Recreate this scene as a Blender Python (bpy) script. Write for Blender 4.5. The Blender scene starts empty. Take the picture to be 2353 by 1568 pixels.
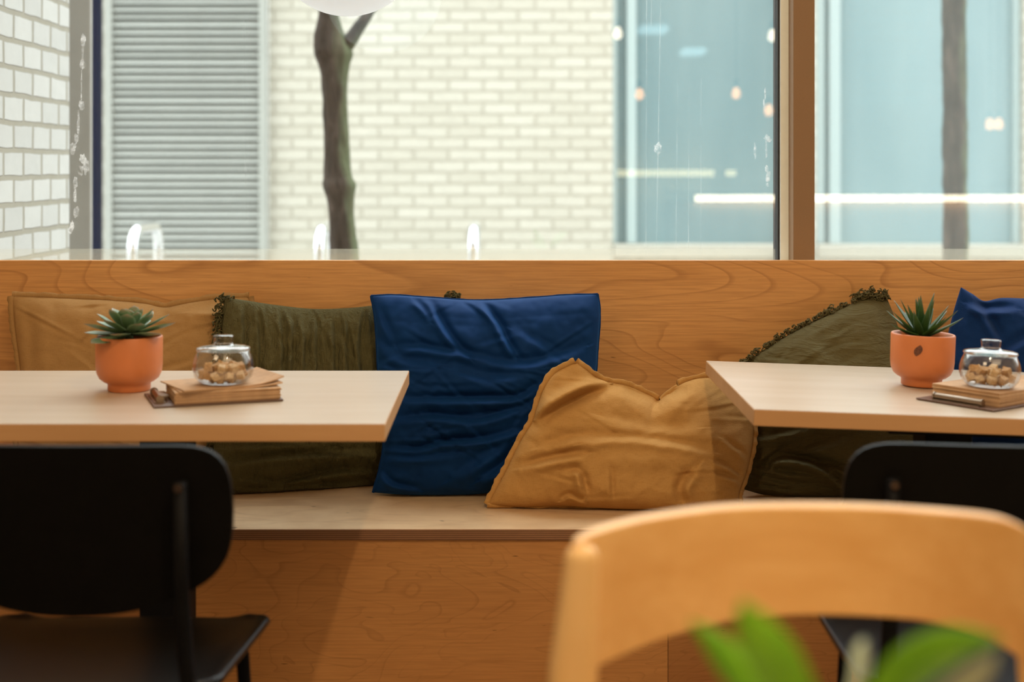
import bpy, bmesh, math, random
import numpy as np
from mathutils import Vector, Matrix, Euler, noise

random.seed(7)
rng = np.random.default_rng(11)
S = bpy.context.scene
COL = S.collection
PI = math.pi

# ------------------------------------------------------------------ camera
F, CH = 3268.0, 1.15            # focal length in pixels of the 2353 px wide frame, eye height
VX, VY = 1150.0, 388.0          # where the receding lines meet
cam_d = bpy.data.cameras.new('camera')
cam = bpy.data.objects.new('camera', cam_d)
COL.objects.link(cam)
cam.location = (0, 0, CH)
cam.rotation_euler = (PI/2, 0, 0)
cam_d.sensor_width = 36.0
cam_d.lens = F/2353.0*36.0
cam_d.shift_x = (1176.5-VX)/2353.0
cam_d.shift_y = -(784.0-VY)/2353.0
cam_d.clip_start = 0.05
cam_d.dof.use_dof = True
cam_d.dof.focus_distance = 3.06
cam_d.dof.aperture_fstop = 2.4
S.camera = cam
S.view_settings.view_transform = 'Standard'
S.view_settings.look = 'None'
S.view_settings.gamma = 1.0
S.view_settings.use_curve_mapping = False
S.view_settings.exposure = 0.0

# ------------------------------------------------------------------ sky and room light
world = bpy.data.worlds.new('overcast_sky')
S.world = world
world.use_nodes = True
wn = world.node_tree.nodes['Background']
wt = world.node_tree                      # overcast sky: the zenith about three times as bright as the horizon
_c = wt.nodes.new('ShaderNodeTexCoord')
_s = wt.nodes.new('ShaderNodeSeparateXYZ')
_m = wt.nodes.new('ShaderNodeMath')
_m.operation = 'MULTIPLY_ADD'
_m.inputs[1].default_value = 7.4
_m.inputs[2].default_value = 1.75
_m.use_clamp = False
wt.links.new(_c.outputs['Generated'], _s.inputs[0])
wt.links.new(_s.outputs[2], _m.inputs[0])
wt.links.new(_m.outputs[0], wn.inputs[1])
wn.inputs[0].default_value = (0.93, 0.98, 1.0, 1)

def lamp(name, kind, loc, energy, color, rot=(0, 0, 0), **kw):
    d = bpy.data.lights.new(name, kind)
    d.energy = energy
    d.color = color
    for k, v in kw.items():
        setattr(d, k, v)
    o = bpy.data.objects.new(name, d)
    COL.objects.link(o)
    o.location = loc
    o.rotation_euler = rot
    return o

WARM = (1.0, 0.74, 0.46)
lamp('ceiling_spot', 'POINT', (0.37, 0.98, 2.45), 54, WARM, shadow_soft_size=0.03)
lamp('ceiling_fill', 'AREA', (1.5, -1.3, 3.4), 50, WARM, size=2.6, shape='RECTANGLE', size_y=2.0)  # unseen warm fill lamp, added to lift the whole room
lamp('side_fill', 'AREA', (-1.7, -0.4, 3.1), 18, WARM, rot=Vector((2.3, 3.2, -2.4)).to_track_quat('-Z', 'Y').to_euler(), size=1.0, shape='RECTANGLE', size_y=0.8)  # unseen soft fill lamp, added to brighten the shade from the left
por = lamp('window_portal', 'AREA', (1.45, 3.47, 2.19), 1, (1, 1, 1), rot=(-PI/2, 0, 0), shape='RECTANGLE', size=5.5, size_y=2.52)
por.data.cycles.is_portal = True

# ------------------------------------------------------------------ helpers
def P(px, py, z):
    """point at depth z seen at pixel px, py of the photograph"""
    return Vector(((px-VX)/F*z, z, CH-(py-VY)/F*z))

class MB:
    def __init__(self):
        self.v, self.f = [], []
    def add(self, verts, faces):
        n = len(self.v)
        self.v += [tuple(p) for p in verts]
        self.f += [tuple(i+n for i in q) for q in faces]
        return self
    def box(self, lo, hi, m=None):
        x0, y0, z0 = lo
        x1, y1, z1 = hi
        vs = [Vector(p) for p in ((x0,y0,z0),(x1,y0,z0),(x1,y1,z0),(x0,y1,z0),(x0,y0,z1),(x1,y0,z1),(x1,y1,z1),(x0,y1,z1))]
        if m is not None:
            vs = [m @ p for p in vs]
        return self.add(vs, [(0,3,2,1),(4,5,6,7),(0,1,5,4),(1,2,6,5),(2,3,7,6),(3,0,4,7)])
    def tube(self, pts, r, n=10, cap=True):
        pts = [Vector(p) for p in pts]
        rs = r if isinstance(r, (list, tuple)) else [r]*len(pts)
        vs, fs = [], []
        up = None
        for i, p in enumerate(pts):
            t = (pts[min(i+1, len(pts)-1)] - pts[max(i-1, 0)]).normalized()
            if up is None:
                up = t.orthogonal().normalized()
            up = (up - t*up.dot(t))
            up = up.normalized() if up.length > 1e-6 else t.orthogonal().normalized()
            b = t.cross(up)
            for k in range(n):
                a = 2*PI*k/n
                vs.append(p + (up*math.cos(a) + b*math.sin(a))*rs[i])
        for i in range(len(pts)-1):
            for k in range(n):
                fs.append((i*n+k, i*n+(k+1) % n, (i+1)*n+(k+1) % n, (i+1)*n+k))
        if cap:
            fs.append(tuple(range(n-1, -1, -1)))
            fs.append(tuple((len(pts)-1)*n+k for k in range(n)))
        return self.add(vs, fs)
    def lathe(self, prof, n=40, c=(0, 0, 0)):
        vs, fs = [], []
        for r, z in prof:
            for k in range(n):
                a = 2*PI*k/n
                vs.append((c[0]+max(r, 1e-5)*math.cos(a), c[1]+max(r, 1e-5)*math.sin(a), c[2]+z))
        for i in range(len(prof)-1):
            for k in range(n):
                fs.append((i*n+k, i*n+(k+1) % n, (i+1)*n+(k+1) % n, (i+1)*n+k))
        return self.add(vs, fs)
    def build(self, name, mat, parent=None, smooth=False, bevel=0.0, seg=2, sub=0):
        me = bpy.data.meshes.new(name)
        me.from_pydata(self.v, [], self.f)
        bm = bmesh.new()
        bm.from_mesh(me)
        bmesh.ops.recalc_face_normals(bm, faces=bm.faces)
        bm.to_mesh(me)
        bm.free()
        if mat:
            me.materials.append(mat)
        if smooth:
            me.polygons.foreach_set('use_smooth', [True]*len(me.polygons))
        o = bpy.data.objects.new(name, me)
        COL.objects.link(o)
        if parent is not None:
            o.parent = parent
        if bevel > 0:
            b = o.modifiers.new('bevel', 'BEVEL')
            b.width = bevel
            b.segments = seg
            b.limit_method = 'ANGLE'
            b.angle_limit = math.radians(40)
        if sub:
            s = o.modifiers.new('sub', 'SUBSURF')
            s.levels = s.render_levels = sub
        return o

def tag(o, label, cat, group=None, kind=None):
    o['label'] = label
    o['category'] = cat
    if group:
        o['group'] = group
    if kind:
        o['kind'] = kind
    return o

def thing(name, label, cat, loc=(0, 0, 0), rz=0.0, group=None, rot=None):
    o = bpy.data.objects.new(name, None)
    o.empty_display_size = 0.05
    COL.objects.link(o)
    o.location = loc
    o.rotation_euler = rot if rot else (0, 0, rz)
    return tag(o, label, cat, group)

def struct(o, label=None):
    o['kind'] = 'structure'
    if label:
        o['label'] = label
    return o

def copy_tree(o, parent=None):
    c = o.copy()
    COL.objects.link(c)
    if parent is not None:
        c.parent = parent
    for ch in list(o.children):
        copy_tree(ch, c)
    return c

def catmull(pts, n):
    p = np.array(pts, float)
    if len(p) == 2:
        t = np.linspace(0, 1, n)[:, None]
        return p[0]*(1-t) + p[1]*t
    q = np.vstack([2*p[0]-p[1], p, 2*p[-1]-p[-2]])
    d = np.r_[0, np.cumsum(np.linalg.norm(np.diff(p, axis=0), axis=1))]
    d /= d[-1]
    out = []
    for t in np.linspace(0, 1, n):
        i = min(int(np.searchsorted(d, t, side='right'))-1, len(p)-2)
        i = max(i, 0)
        s = (t-d[i])/(d[i+1]-d[i])
        a, b, c, e = q[i], q[i+1], q[i+2], q[i+3]
        out.append(0.5*((2*b)+(-a+c)*s+(2*a-5*b+4*c-e)*s*s+(-a+3*b-3*c+e)*s**3))
    return np.array(out)

# ------------------------------------------------------------------ materials
class NT:
    def __init__(self, name):
        self.m = bpy.data.materials.new(name)
        self.m.use_nodes = True
        self.t = self.m.node_tree
        self.b = self.t.nodes['Principled BSDF']
        self.out = self.t.nodes['Material Output']
    def n(self, kind, **kw):
        x = self.t.nodes.new(kind)
        for k, v in kw.items():
            setattr(x, k, v)
        return x
    def l(self, a, b):
        self.t.links.new(a, b)
    def coords(self, scale=(1, 1, 1), rot=(0, 0, 0), loc=(0, 0, 0), src='Object'):
        c = self.n('ShaderNodeTexCoord')
        m = self.n('ShaderNodeMapping')
        m.inputs['Scale'].default_value = scale
        m.inputs['Rotation'].default_value = rot
        m.inputs['Location'].default_value = loc
        self.l(c.outputs[src], m.inputs['Vector'])
        return m.outputs['Vector']
    def noise(self, vec, scale, detail=3, rough=0.5, dist=0.0):
        x = self.n('ShaderNodeTexNoise')
        x.inputs['Scale'].default_value = scale
        x.inputs['Detail'].default_value = detail
        x.inputs['Roughness'].default_value = rough
        x.inputs['Distortion'].default_value = dist
        if vec is not None:
            self.l(vec, x.inputs['Vector'])
        return x.outputs['Fac']
    def math(self, op, a, b=None, c=None):
        x = self.n('ShaderNodeMath', operation=op)
        for i, q in enumerate((a, b, c)):
            if q is None:
                continue
            if isinstance(q, (int, float)):
                x.inputs[i].default_value = q
            else:
                self.l(q, x.inputs[i])
        return x.outputs[0]
    def ramp(self, fac, stops):
        x = self.n('ShaderNodeValToRGB')
        el = x.color_ramp.elements
        while len(el) < len(stops):
            el.new(0.5)
        for e, (p, c) in zip(el, stops):
            e.position = p
            e.color = c if len(c) == 4 else (*c, 1)
        self.l(fac, x.inputs[0])
        return x.outputs[0]
    def mix(self, fac, a, b, mode='MIX'):
        x = self.n('ShaderNodeMix', data_type='RGBA', blend_type=mode)
        for i, q in ((0, fac), (6, a), (7, b)):
            if isinstance(q, (int, float)):
                x.inputs[i].default_value = q
            elif isinstance(q, tuple):
                x.inputs[i].default_value = q if len(q) == 4 else (*q, 1)
            else:
                self.l(q, x.inputs[i])
        return x.outputs[2]
    def bump(self, h, strength=0.3, dist=0.002):
        x = self.n('ShaderNodeBump')
        x.inputs['Strength'].default_value = strength
        x.inputs['Distance'].default_value = dist
        self.l(h, x.inputs['Height'])
        self.l(x.outputs[0], self.b.inputs['Normal'])
    def set(self, color=None, rough=None, metal=None, spec=None, **kw):
        if color is not None:
            if isinstance(color, tuple):
                self.b.inputs['Base Color'].default_value = color if len(color) == 4 else (*color, 1)
            else:
                self.l(color, self.b.inputs['Base Color'])
        if rough is not None:
            if isinstance(rough, (int, float)):
                self.b.inputs['Roughness'].default_value = rough
            else:
                self.l(rough, self.b.inputs['Roughness'])
        if metal is not None:
            self.b.inputs['Metallic'].default_value = metal
        if spec is not None:
            self.b.inputs['Specular IOR Level'].default_value = spec
        for k, v in kw.items():
            self.b.inputs[k.replace('_', ' ')].default_value = v
        return self.m

def plain(name, color, rough=0.5, metal=0.0, var=0.06, scale=40, spec=0.5):
    t = NT(name)
    f = t.noise(t.coords(), scale, 3)
    lo = tuple(c*(1-var) for c in color)
    hi = tuple(min(1, c*(1+var)) for c in color)
    return t.set(t.ramp(f, [(0.3, lo), (0.7, hi)]), rough, metal, spec)

def plywood(name, light, dark, line, field=(0.9, 0.9, 4.2), rings=13.0, rough=0.5, lines=0.75, seed=0.0, dist=0.6, spec=0.35):
    """rotary cut veneer: thin growth lines are the contours of a stretched noise field"""
    t = NT(name)
    v = t.coords(scale=field, loc=(seed, seed*0.7, seed*1.3))
    base = t.noise(v, 1.0, 2.2, 0.42, dist)
    ph = t.math('MULTIPLY', base, rings)
    fr = t.math('FRACT', ph)
    ln = t.ramp(fr, [(0.0, (0, 0, 0)), (0.80, (0.15, 0.15, 0.15)), (0.95, (1, 1, 1)), (1.0, (0, 0, 0))])
    fine = t.noise(t.coords(scale=(3, 3, 90), loc=(seed, 0, 0)), 3.0, 4, 0.6)
    wide = t.noise(t.coords(scale=(0.8, 0.8, 2.5), loc=(seed*2, 1, 0)), 2.0, 3, 0.5)
    col = t.mix(t.ramp(wide, [(0.3, (0, 0, 0)), (0.7, (1, 1, 1))]), dark, light)
    col = t.mix(t.math('MULTIPLY', t.ramp(fine, [(0.35, (1, 1, 1)), (0.6, (0, 0, 0))]), 0.28), col, line)
    brk = t.noise(t.coords(scale=(4, 4, 4), loc=(seed, 3, 2)), 2.0, 2)
    lf = t.math('MULTIPLY', t.math('MULTIPLY', ln, lines), t.ramp(brk, [(0.3, (0.25,)*3), (0.65, (1, 1, 1))]))
    col = t.mix(lf, col, line)
    # short dark flecks and pin knots
    fl = t.noise(t.coords(scale=(9, 9, 60), loc=(seed, 5, 0)), 2.2, 1)
    col = t.mix(t.ramp(fl, [(0.765, (0, 0, 0)), (0.80, (0.8,)*3)]), col, tuple(c*0.35 for c in line))
    t.bump(fine, 0.05, 0.001)
    return t.set(col, rough, 0, spec)

def solid_wood(name, light, dark, axis='x', rough=0.4, spec=0.4, k=1.0):
    t = NT(name)
    sc = {'x': (1.2, 14, 14), 'y': (14, 1.2, 14), 'z': (14, 14, 1.2)}[axis]
    a = t.noise(t.coords(scale=tuple(s*k for s in sc)), 2.0, 4, 0.6, 0.3)
    b = t.noise(t.coords(scale=tuple(s*6*k for s in sc)), 2.0, 3, 0.6)
    col = t.mix(t.ramp(a, [(0.3, (0, 0, 0)), (0.7, (1, 1, 1))]), dark, light)
    col = t.mix(t.math('MULTIPLY', t.ramp(b, [(0.4, (1, 1, 1)), (0.6, (0, 0, 0))]), 0.25), col, dark)
    t.bump(b, 0.04, 0.001)
    return t.set(col, rough, 0, spec)

def layered_edge(name, light, dark, z0, pitch):
    t = NT(name)
    c = t.n('ShaderNodeTexCoord')
    s = t.n('ShaderNodeSeparateXYZ')
    t.l(c.outputs['Object'], s.inputs[0])
    ph = t.math('FRACT', t.math('DIVIDE', t.math('SUBTRACT', s.outputs[2], z0), pitch))
    grain = t.noise(t.coords(scale=(30, 30, 400)), 1.0, 3)
    col = t.mix(t.ramp(ph, [(0.42, (0, 0, 0)), (0.5, (1, 1, 1)), (0.92, (1, 1, 1)), (1.0, (0, 0, 0))]), dark, light)
    col = t.mix(t.math('MULTIPLY', grain, 0.5), col, dark)
    return t.set(col, 0.6)

def thin_glass(name, tint=(1, 1, 1), edge=0.0, rough=0.0, boost=1.0):
    t = NT(name)
    t.t.nodes.remove(t.b)
    tr = t.n('ShaderNodeBsdfTransparent')
    tr.inputs[0].default_value = (*tint, 1)
    gl = t.n('ShaderNodeBsdfGlossy')
    gl.inputs['Roughness'].default_value = rough
    lw = t.n('ShaderNodeLayerWeight')
    lw.inputs[0].default_value = 0.5
    fac = t.math('MULTIPLY', t.math('ADD', 0.04, t.math('MULTIPLY', t.math('POWER', lw.outputs['Facing'], 5.0), 0.9)), boost)
    if edge:
        fac = t.math('MAXIMUM', fac, t.math('MULTIPLY', t.math('POWER', lw.outputs['Facing'], 2.5), edge))
    mx = t.n('ShaderNodeMixShader')
    t.l(fac, mx.inputs[0])
    t.l(tr.outputs[0], mx.inputs[1])
    t.l(gl.outputs[0], mx.inputs[2])
    t.l(mx.outputs[0], t.out.inputs[0])
    return t.m

def veil(name, color, amount, streak=None):
    """a see-through film: dried dirt, painted reflection, pale band"""
    t = NT(name)
    t.t.nodes.remove(t.b)
    tr = t.n('ShaderNodeBsdfTransparent')
    df = t.n('ShaderNodeBsdfDiffuse')
    df.inputs[0].default_value = (*color, 1)
    tl = t.n('ShaderNodeBsdfTranslucent')
    tl.inputs[0].default_value = (*color, 1)
    m0 = t.n('ShaderNodeMixShader')
    m0.inputs[0].default_value = 0.65
    t.l(df.outputs[0], m0.inputs[1])
    t.l(tl.outputs[0], m0.inputs[2])
    mx = t.n('ShaderNodeMixShader')
    if streak:
        f = t.noise(t.coords(scale=streak), 1.0, 4, 0.7)
        t.l(t.math('MULTIPLY', t.ramp(f, [(0.35, (0, 0, 0)), (0.65, (1, 1, 1))]), amount), mx.inputs[0])
    else:
        mx.inputs[0].default_value = amount
    t.l(tr.outputs[0], mx.inputs[1])
    t.l(m0.outputs[0], mx.inputs[2])
    t.l(mx.outputs[0], t.out.inputs[0])
    return t.m

def emitter(name, color, strength):
    t = NT(name)
    t.b.inputs['Base Color'].default_value = (0.8, 0.8, 0.8, 1)
    t.b.inputs['Emission Color'].default_value = (*color, 1)
    t.b.inputs['Emission Strength'].default_value = strength
    return t.m

def brickwork(name, c1, c2, mortar, w, h, joint, plane='xz', rough=0.85, bumpd=0.006, off=0.5):
    t = NT(name)
    c = t.n('ShaderNodeTexCoord')
    s = t.n('ShaderNodeSeparateXYZ')
    t.l(c.outputs['Object'], s.inputs[0])
    j = t.n('ShaderNodeCombineXYZ')
    wob = t.noise(c.outputs['Object'], 9.0, 3)
    dx = t.math('MULTIPLY', t.math('SUBTRACT', wob, 0.5), 0.012)
    t.l(t.math('ADD', s.outputs[0 if plane == 'xz' else 1], dx), j.inputs[0])
    t.l(t.math('ADD', s.outputs[2], dx), j.inputs[1])
    b = t.n('ShaderNodeTexBrick')
    b.offset = off
    b.inputs['Scale'].default_value = 1.0
    b.inputs['Brick Width'].default_value = w
    b.inputs['Row Height'].default_value = h
    b.inputs['Mortar Size'].default_value = joint
    b.inputs['Mortar Smooth'].default_value = 0.3
    b.inputs['Color1'].default_value = (*c1, 1)
    b.inputs['Color2'].default_value = (*c2, 1)
    b.inputs['Mortar'].default_value = (*mortar, 1)
    t.l(j.outputs[0], b.inputs['Vector'])
    gr = t.noise(c.outputs['Object'], 22.0, 5, 0.65)
    col = t.mix(0.22, b.outputs['Color'], t.ramp(gr, [(0.3, tuple(x*0.72 for x in c1)), (0.7, c1)]))
    hgt = t.math('SUBTRACT', t.math('MULTIPLY', gr, 0.35), b.outputs['Fac'])
    t.bump(hgt, 0.8, bumpd)
    return t.set(col, rough, 0, 0.2)

def cloth(name, base, dark, weave=900.0, wave_amp=0.25, crinkle=None, rough=0.95, sheen=0.0, sheen_tint=(1, 1, 1), mott=0.5, bump=0.35):
    t = NT(name)
    big = t.noise(t.coords(), 9.0, 4, 0.6)
    thread = t.noise(t.coords(scale=(1, 1, 9)), 90.0, 3, 0.6)
    thread2 = t.noise(t.coords(scale=(9, 9, 1)), 90.0, 3, 0.6)
    th = t.math('ADD', thread, thread2)
    col = t.mix(t.math('MULTIPLY', t.ramp(big, [(0.3, (1, 1, 1)), (0.7, (0, 0, 0))]), mott), base, dark)
    col = t.mix(t.math('MULTIPLY', t.ramp(th, [(0.8, (1, 1, 1)), (1.15, (0, 0, 0))]), wave_amp), col, dark)
    hgt = t.math('MULTIPLY', th, 0.5)
    if crinkle:
        cr = t.noise(t.coords(scale=crinkle), 1.0, 3, 0.55, 0.5)
        hgt = t.math('ADD', hgt, t.math('MULTIPLY', t.ramp(cr, [(0.3, (0, 0, 0)), (0.5, (1, 1, 1)), (0.62, (0.2,)*3), (0.75, (0.9,)*3)]), 1.6))
    t.bump(hgt, bump, 0.003)
    m = t.set(col, rough, 0, 0.15)
    t.b.inputs['Sheen Weight'].default_value = sheen
    t.b.inputs['Sheen Roughness'].default_value = 0.45
    t.b.inputs['Sheen Tint'].default_value = (*sheen_tint, 1)
    return m

M = {}
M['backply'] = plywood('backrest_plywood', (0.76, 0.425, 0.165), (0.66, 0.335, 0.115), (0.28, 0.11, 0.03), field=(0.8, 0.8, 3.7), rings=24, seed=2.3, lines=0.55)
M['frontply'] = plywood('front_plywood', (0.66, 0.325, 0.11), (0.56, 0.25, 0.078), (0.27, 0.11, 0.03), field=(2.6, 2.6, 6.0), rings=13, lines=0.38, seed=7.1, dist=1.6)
M['frontplyshade'] = plywood('shaded_front_plywood', (0.50, 0.235, 0.08), (0.42, 0.18, 0.056), (0.19, 0.075, 0.02), field=(2.6, 2.6, 6.0), rings=13, lines=0.4, seed=3.1, dist=1.6)  # front plywood darkened: cast shade put into the colour
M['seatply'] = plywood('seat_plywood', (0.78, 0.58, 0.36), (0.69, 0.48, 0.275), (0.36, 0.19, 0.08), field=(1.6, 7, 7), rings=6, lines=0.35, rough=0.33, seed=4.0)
M['plyedge'] = layered_edge('plywood_edge', (0.42, 0.22, 0.11), (0.17, 0.075, 0.035), 0.4295, 0.0041)
M['maple'] = solid_wood('pale_maple_top', (0.575, 0.48, 0.375), (0.515, 0.415, 0.305), 'x', rough=0.30, spec=0.8)
M['mapleedge'] = solid_wood('maple_edge_band', (0.62, 0.36, 0.17), (0.56, 0.31, 0.135), 'x', rough=0.5, k=0.6)
M['oak'] = solid_wood('honey_oak', (0.90, 0.58, 0.24), (0.78, 0.45, 0.155), 'x', rough=0.38, k=0.8)
M['oakend'] = solid_wood('honey_oak_upright', (0.92, 0.62, 0.28), (0.83, 0.52, 0.20), 'z', rough=0.38, k=0.8)
M['black'] = plain('black_lacquer', (0.004, 0.0036, 0.0036), 0.42, var=0.2)
M['blackwood'] = solid_wood('black_stained_wood', (0.0032, 0.0028, 0.0026), (0.002, 0.0018, 0.0016), 'y', rough=0.48, spec=0.10)
M['blackseat'] = solid_wood('black_stained_seat', (0.0055, 0.0048, 0.0042), (0.003, 0.0027, 0.0024), 'y', rough=0.36, spec=0.3)
M['blackmetal'] = plain('black_powder_coat', (0.003, 0.003, 0.0036), 0.55, var=0.2, spec=0.12)
M['steel'] = plain('brushed_steel', (0.80, 0.82, 0.84), 0.22, 1.0, var=0.03)
M['brass'] = plain('worn_clip_metal', (0.30, 0.23, 0.17), 0.32, 1.0)
M['screw'] = plain('dull_screw', (0.10, 0.07, 0.055), 0.45, 1.0)
M['mullion'] = plain('tan_painted_timber', (0.27, 0.16, 0.082), 0.6, var=0.03, scale=300)
M['alu'] = plain('cream_window_frame', (0.86, 0.92, 0.88), 0.5, var=0.02)
M['gasket'] = plain('black_gasket', (0.012, 0.014, 0.02), 0.6)
M['white'] = plain('white_sill_paint', (0.80, 0.76, 0.68), 0.5, var=0.02)
M['plaster'] = plain('cream_plaster', (0.62, 0.52, 0.40), 0.9, var=0.03, scale=8)
M['ceil'] = plain('ceiling_paint', (0.66, 0.60, 0.52), 0.9, var=0.02, scale=8)
M['floor'] = plain('grey_brown_floor', (0.16, 0.12, 0.09), 0.6, var=0.15, scale=6)
M['brickfar'] = brickwork('cream_brick', (0.455, 0.435, 0.37), (0.40, 0.38, 0.315), (0.31, 0.29, 0.23), 0.225, 0.075, 0.011)
M['brickside'] = brickwork('white_brick', (0.47, 0.468, 0.445), (0.40, 0.40, 0.38), (0.235, 0.215, 0.16), 0.158, 0.075, 0.0085, plane='yz')
M['pier'] = plain('grey_cladding', (0.28, 0.27, 0.245), 0.5, var=0.05, scale=6)
M['navy'] = plain('navy_post_paint', (0.002, 0.008, 0.024), 0.7, var=0.1, spec=0.05)
M['louvre'] = plain('grey_green_louvre', (0.28, 0.29, 0.26), 0.5, var=0.05, scale=4)
M['louvreback'] = plain('louvre_backing', (0.04, 0.065, 0.07), 0.7)
M['facframe'] = plain('pale_teal_frame', (0.30, 0.375, 0.37), 0.4, var=0.03)
M['facsill'] = plain('cream_stone_sill', (0.34, 0.325, 0.27), 0.7, var=0.05)
M['pave'] = plain('pale_paving', (0.30, 0.29, 0.265), 0.9, var=0.08, scale=3)
M['glass'] = thin_glass('window_glass', (0.97, 0.985, 0.98), boost=1.6)
M['jar'] = thin_glass('jar_glass', (0.96, 0.96, 0.95), edge=0.95, boost=1.8)
M['haze'] = veil('window_haze', (0.60, 0.70, 0.70), 0.06)  # pale layer that paints veiling reflections over the right pane
M['film'] = veil('pale_band', (0.62, 0.60, 0.50), 0.16)  # pale see-through band along the foot of the panes
M['smear'] = veil('dried_splash', (0.95, 0.95, 0.95), 0.6, streak=(60, 60, 60))
M['streak'] = veil('water_streak', (0.9, 0.95, 0.95), 0.16, streak=(20, 20, 6))
M['terra'] = plain('terracotta_glaze', (0.62, 0.20, 0.065), 0.45, var=0.08, scale=14)
M['soil'] = plain('dark_soil', (0.03, 0.02, 0.012), 1.0, var=0.4, scale=200)
M['kraft'] = plain('kraft_paper', (0.50, 0.31, 0.17), 0.85, var=0.1, scale=60)
M['kraftlight'] = plain('kraft_paper_pale', (0.60, 0.40, 0.24), 0.85, var=0.1, scale=60)
M['board'] = plain('brown_clipboard', (0.11, 0.055, 0.03), 0.45, var=0.15)
M['sugar'] = plain('brown_sugar', (0.58, 0.34, 0.15), 0.7, var=0.25, scale=260)
M['sugar2'] = plain('pale_brown_sugar', (0.70, 0.48, 0.26), 0.7, var=0.2, scale=260)
M['mustard'] = cloth('mustard_linen', (0.53, 0.30, 0.10), (0.42, 0.22, 0.065), wave_amp=0.55, mott=0.25)
M['mustard2'] = cloth('ochre_linen', (0.42, 0.25, 0.10), (0.32, 0.18, 0.065), wave_amp=0.5, mott=0.3)
M['olive'] = cloth('olive_gauze', (0.105, 0.096, 0.042), (0.062, 0.056, 0.024), crinkle=(75, 75, 8), wave_amp=0.4, mott=0.3, bump=0.6)
M['olive2'] = cloth('olive_cotton', (0.120, 0.102, 0.045), (0.074, 0.063, 0.027), crinkle=(12, 12, 50), wave_amp=0.4, mott=0.3, bump=0.6)
M['velvet'] = cloth('blue_velvet', (0.0018, 0.034, 0.15), (0.0012, 0.019, 0.09), wave_amp=0.2, mott=0.5, sheen=0.22, sheen_tint=(0.05, 0.35, 1.0), rough=0.8, bump=0.08)
M['navycloth'] = cloth('navy_cotton', (0.004, 0.028, 0.12), (0.003, 0.017, 0.08), wave_amp=0.3, mott=0.3, sheen=0.1, sheen_tint=(0.4, 0.6, 1))

def leaf_mat(name, c0, c1, tip=None, rough=0.45):
    t = NT(name)
    f = t.noise(t.coords(), 30, 3)
    col = t.ramp(f, [(0.3, c0), (0.7, c1)])
    if tip:
        g = t.n('ShaderNodeAttribute', attribute_name='tip')
        col = t.mix(g.outputs['Fac'], col, tip)
    t.set(col, rough, 0, 0.4)
    t.b.inputs['Subsurface Weight'].default_value = 0.0
    return t.m
M['echeveria'] = leaf_mat('echeveria_leaf', (0.095, 0.18, 0.085), (0.18, 0.28, 0.155), (0.32, 0.25, 0.18))
M['aloe'] = leaf_mat('aloe_leaf', (0.022, 0.065, 0.014), (0.045, 0.115, 0.022), (0.10, 0.13, 0.08))
M['freshleaf'] = leaf_mat('bright_green_leaf', (0.13, 0.37, 0.004), (0.20, 0.48, 0.008))
M['greyleaf'] = leaf_mat('grey_green_leaf', (0.30, 0.36, 0.20), (0.38, 0.42, 0.26))

def bark_mat():
    t = NT('mossy_bark')
    f = t.noise(t.coords(scale=(5, 5, 1.2)), 5, 5, 0.65, 0.4)
    col = t.ramp(f, [(0.3, (0.014, 0.012, 0.010)), (0.52, (0.045, 0.036, 0.030)), (0.75, (0.11, 0.08, 0.065))])
    c = t.n('ShaderNodeTexCoord')
    s = t.n('ShaderNodeSeparateXYZ')
    t.l(c.outputs['Normal'], s.inputs[0])
    moss = t.noise(t.coords(scale=(2, 2, 0.8)), 4, 4)
    side = t.math('ADD', t.math('MULTIPLY', s.outputs[0], 0.55), moss)
    col = t.mix(t.ramp(side, [(0.68, (0, 0, 0)), (1.15, (0.8,)*3)]), col, (0.105, 0.125, 0.07))
    t.bump(f, 1.0, 0.03)
    return t.set(col, 0.95, 0, 0.1)
M['bark'] = bark_mat()

def opal():
    t = NT('opal_glass')
    t.set((0.86, 0.89, 0.91), 0.35, 0, 0.4)
    t.b.inputs['Emission Color'].default_value = (0.88, 0.95, 1.0, 1)
    t.b.inputs['Emission Strength'].default_value = 0.28
    tl = t.n('ShaderNodeBsdfTranslucent')
    tl.inputs[0].default_value = (0.92, 0.94, 0.95, 1)
    mx = t.n('ShaderNodeMixShader')
    mx.inputs[0].default_value = 0.6
    t.l(t.b.outputs[0], mx.inputs[1])
    t.l(tl.outputs[0], mx.inputs[2])
    t.l(mx.outputs[0], t.out.inputs[0])
    return t.m
M['opal'] = opal()

# ------------------------------------------------------------------ the room
YG, YB = 3.40, 3.27             # glass plane, front of the bench back
HB = CH-(599-VY)/F*YB           # top of the bench back
HS, YF = 0.45, 2.76             # bench seat height and front
RX0, RX1, RY0, RH = -2.6, 4.2, -2.9, 3.6
WH = 3.45                       # window head

struct(MB().box((RX0, RY0, -0.1), (RX1, 3.6, 0)).build('floor', M['floor']))
struct(MB().box((RX0, RY0, RH), (RX1, 3.6, RH+0.12)).build('ceiling', M['ceil']))
struct(MB().box((RX0-0.15, RY0, 0), (RX0, 3.6, RH)).build('wall_left', M['plaster']))
struct(MB().box((RX1, RY0, 0), (RX1+0.15, 3.6, RH)).build('wall_right', M['plaster']))
struct(MB().box((RX0, RY0-0.15, 0), (RX1, RY0, RH)).build('wall_back', M['plaster']))
struct(MB().box((RX0, 3.32, 0), (RX1, 3.50, HB-0.022)).box((RX0, 3.32, HB-0.022), (-1.30, 3.50, RH)).box((-1.30, 3.32, WH), (RX1, 3.50, RH)).build('wall_window', M['plaster']))
struct(MB().box((-1.30, YB+0.023, HB-0.022), (RX1, 3.39, HB-0.013)).build('trim_sill', M['white']))

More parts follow.
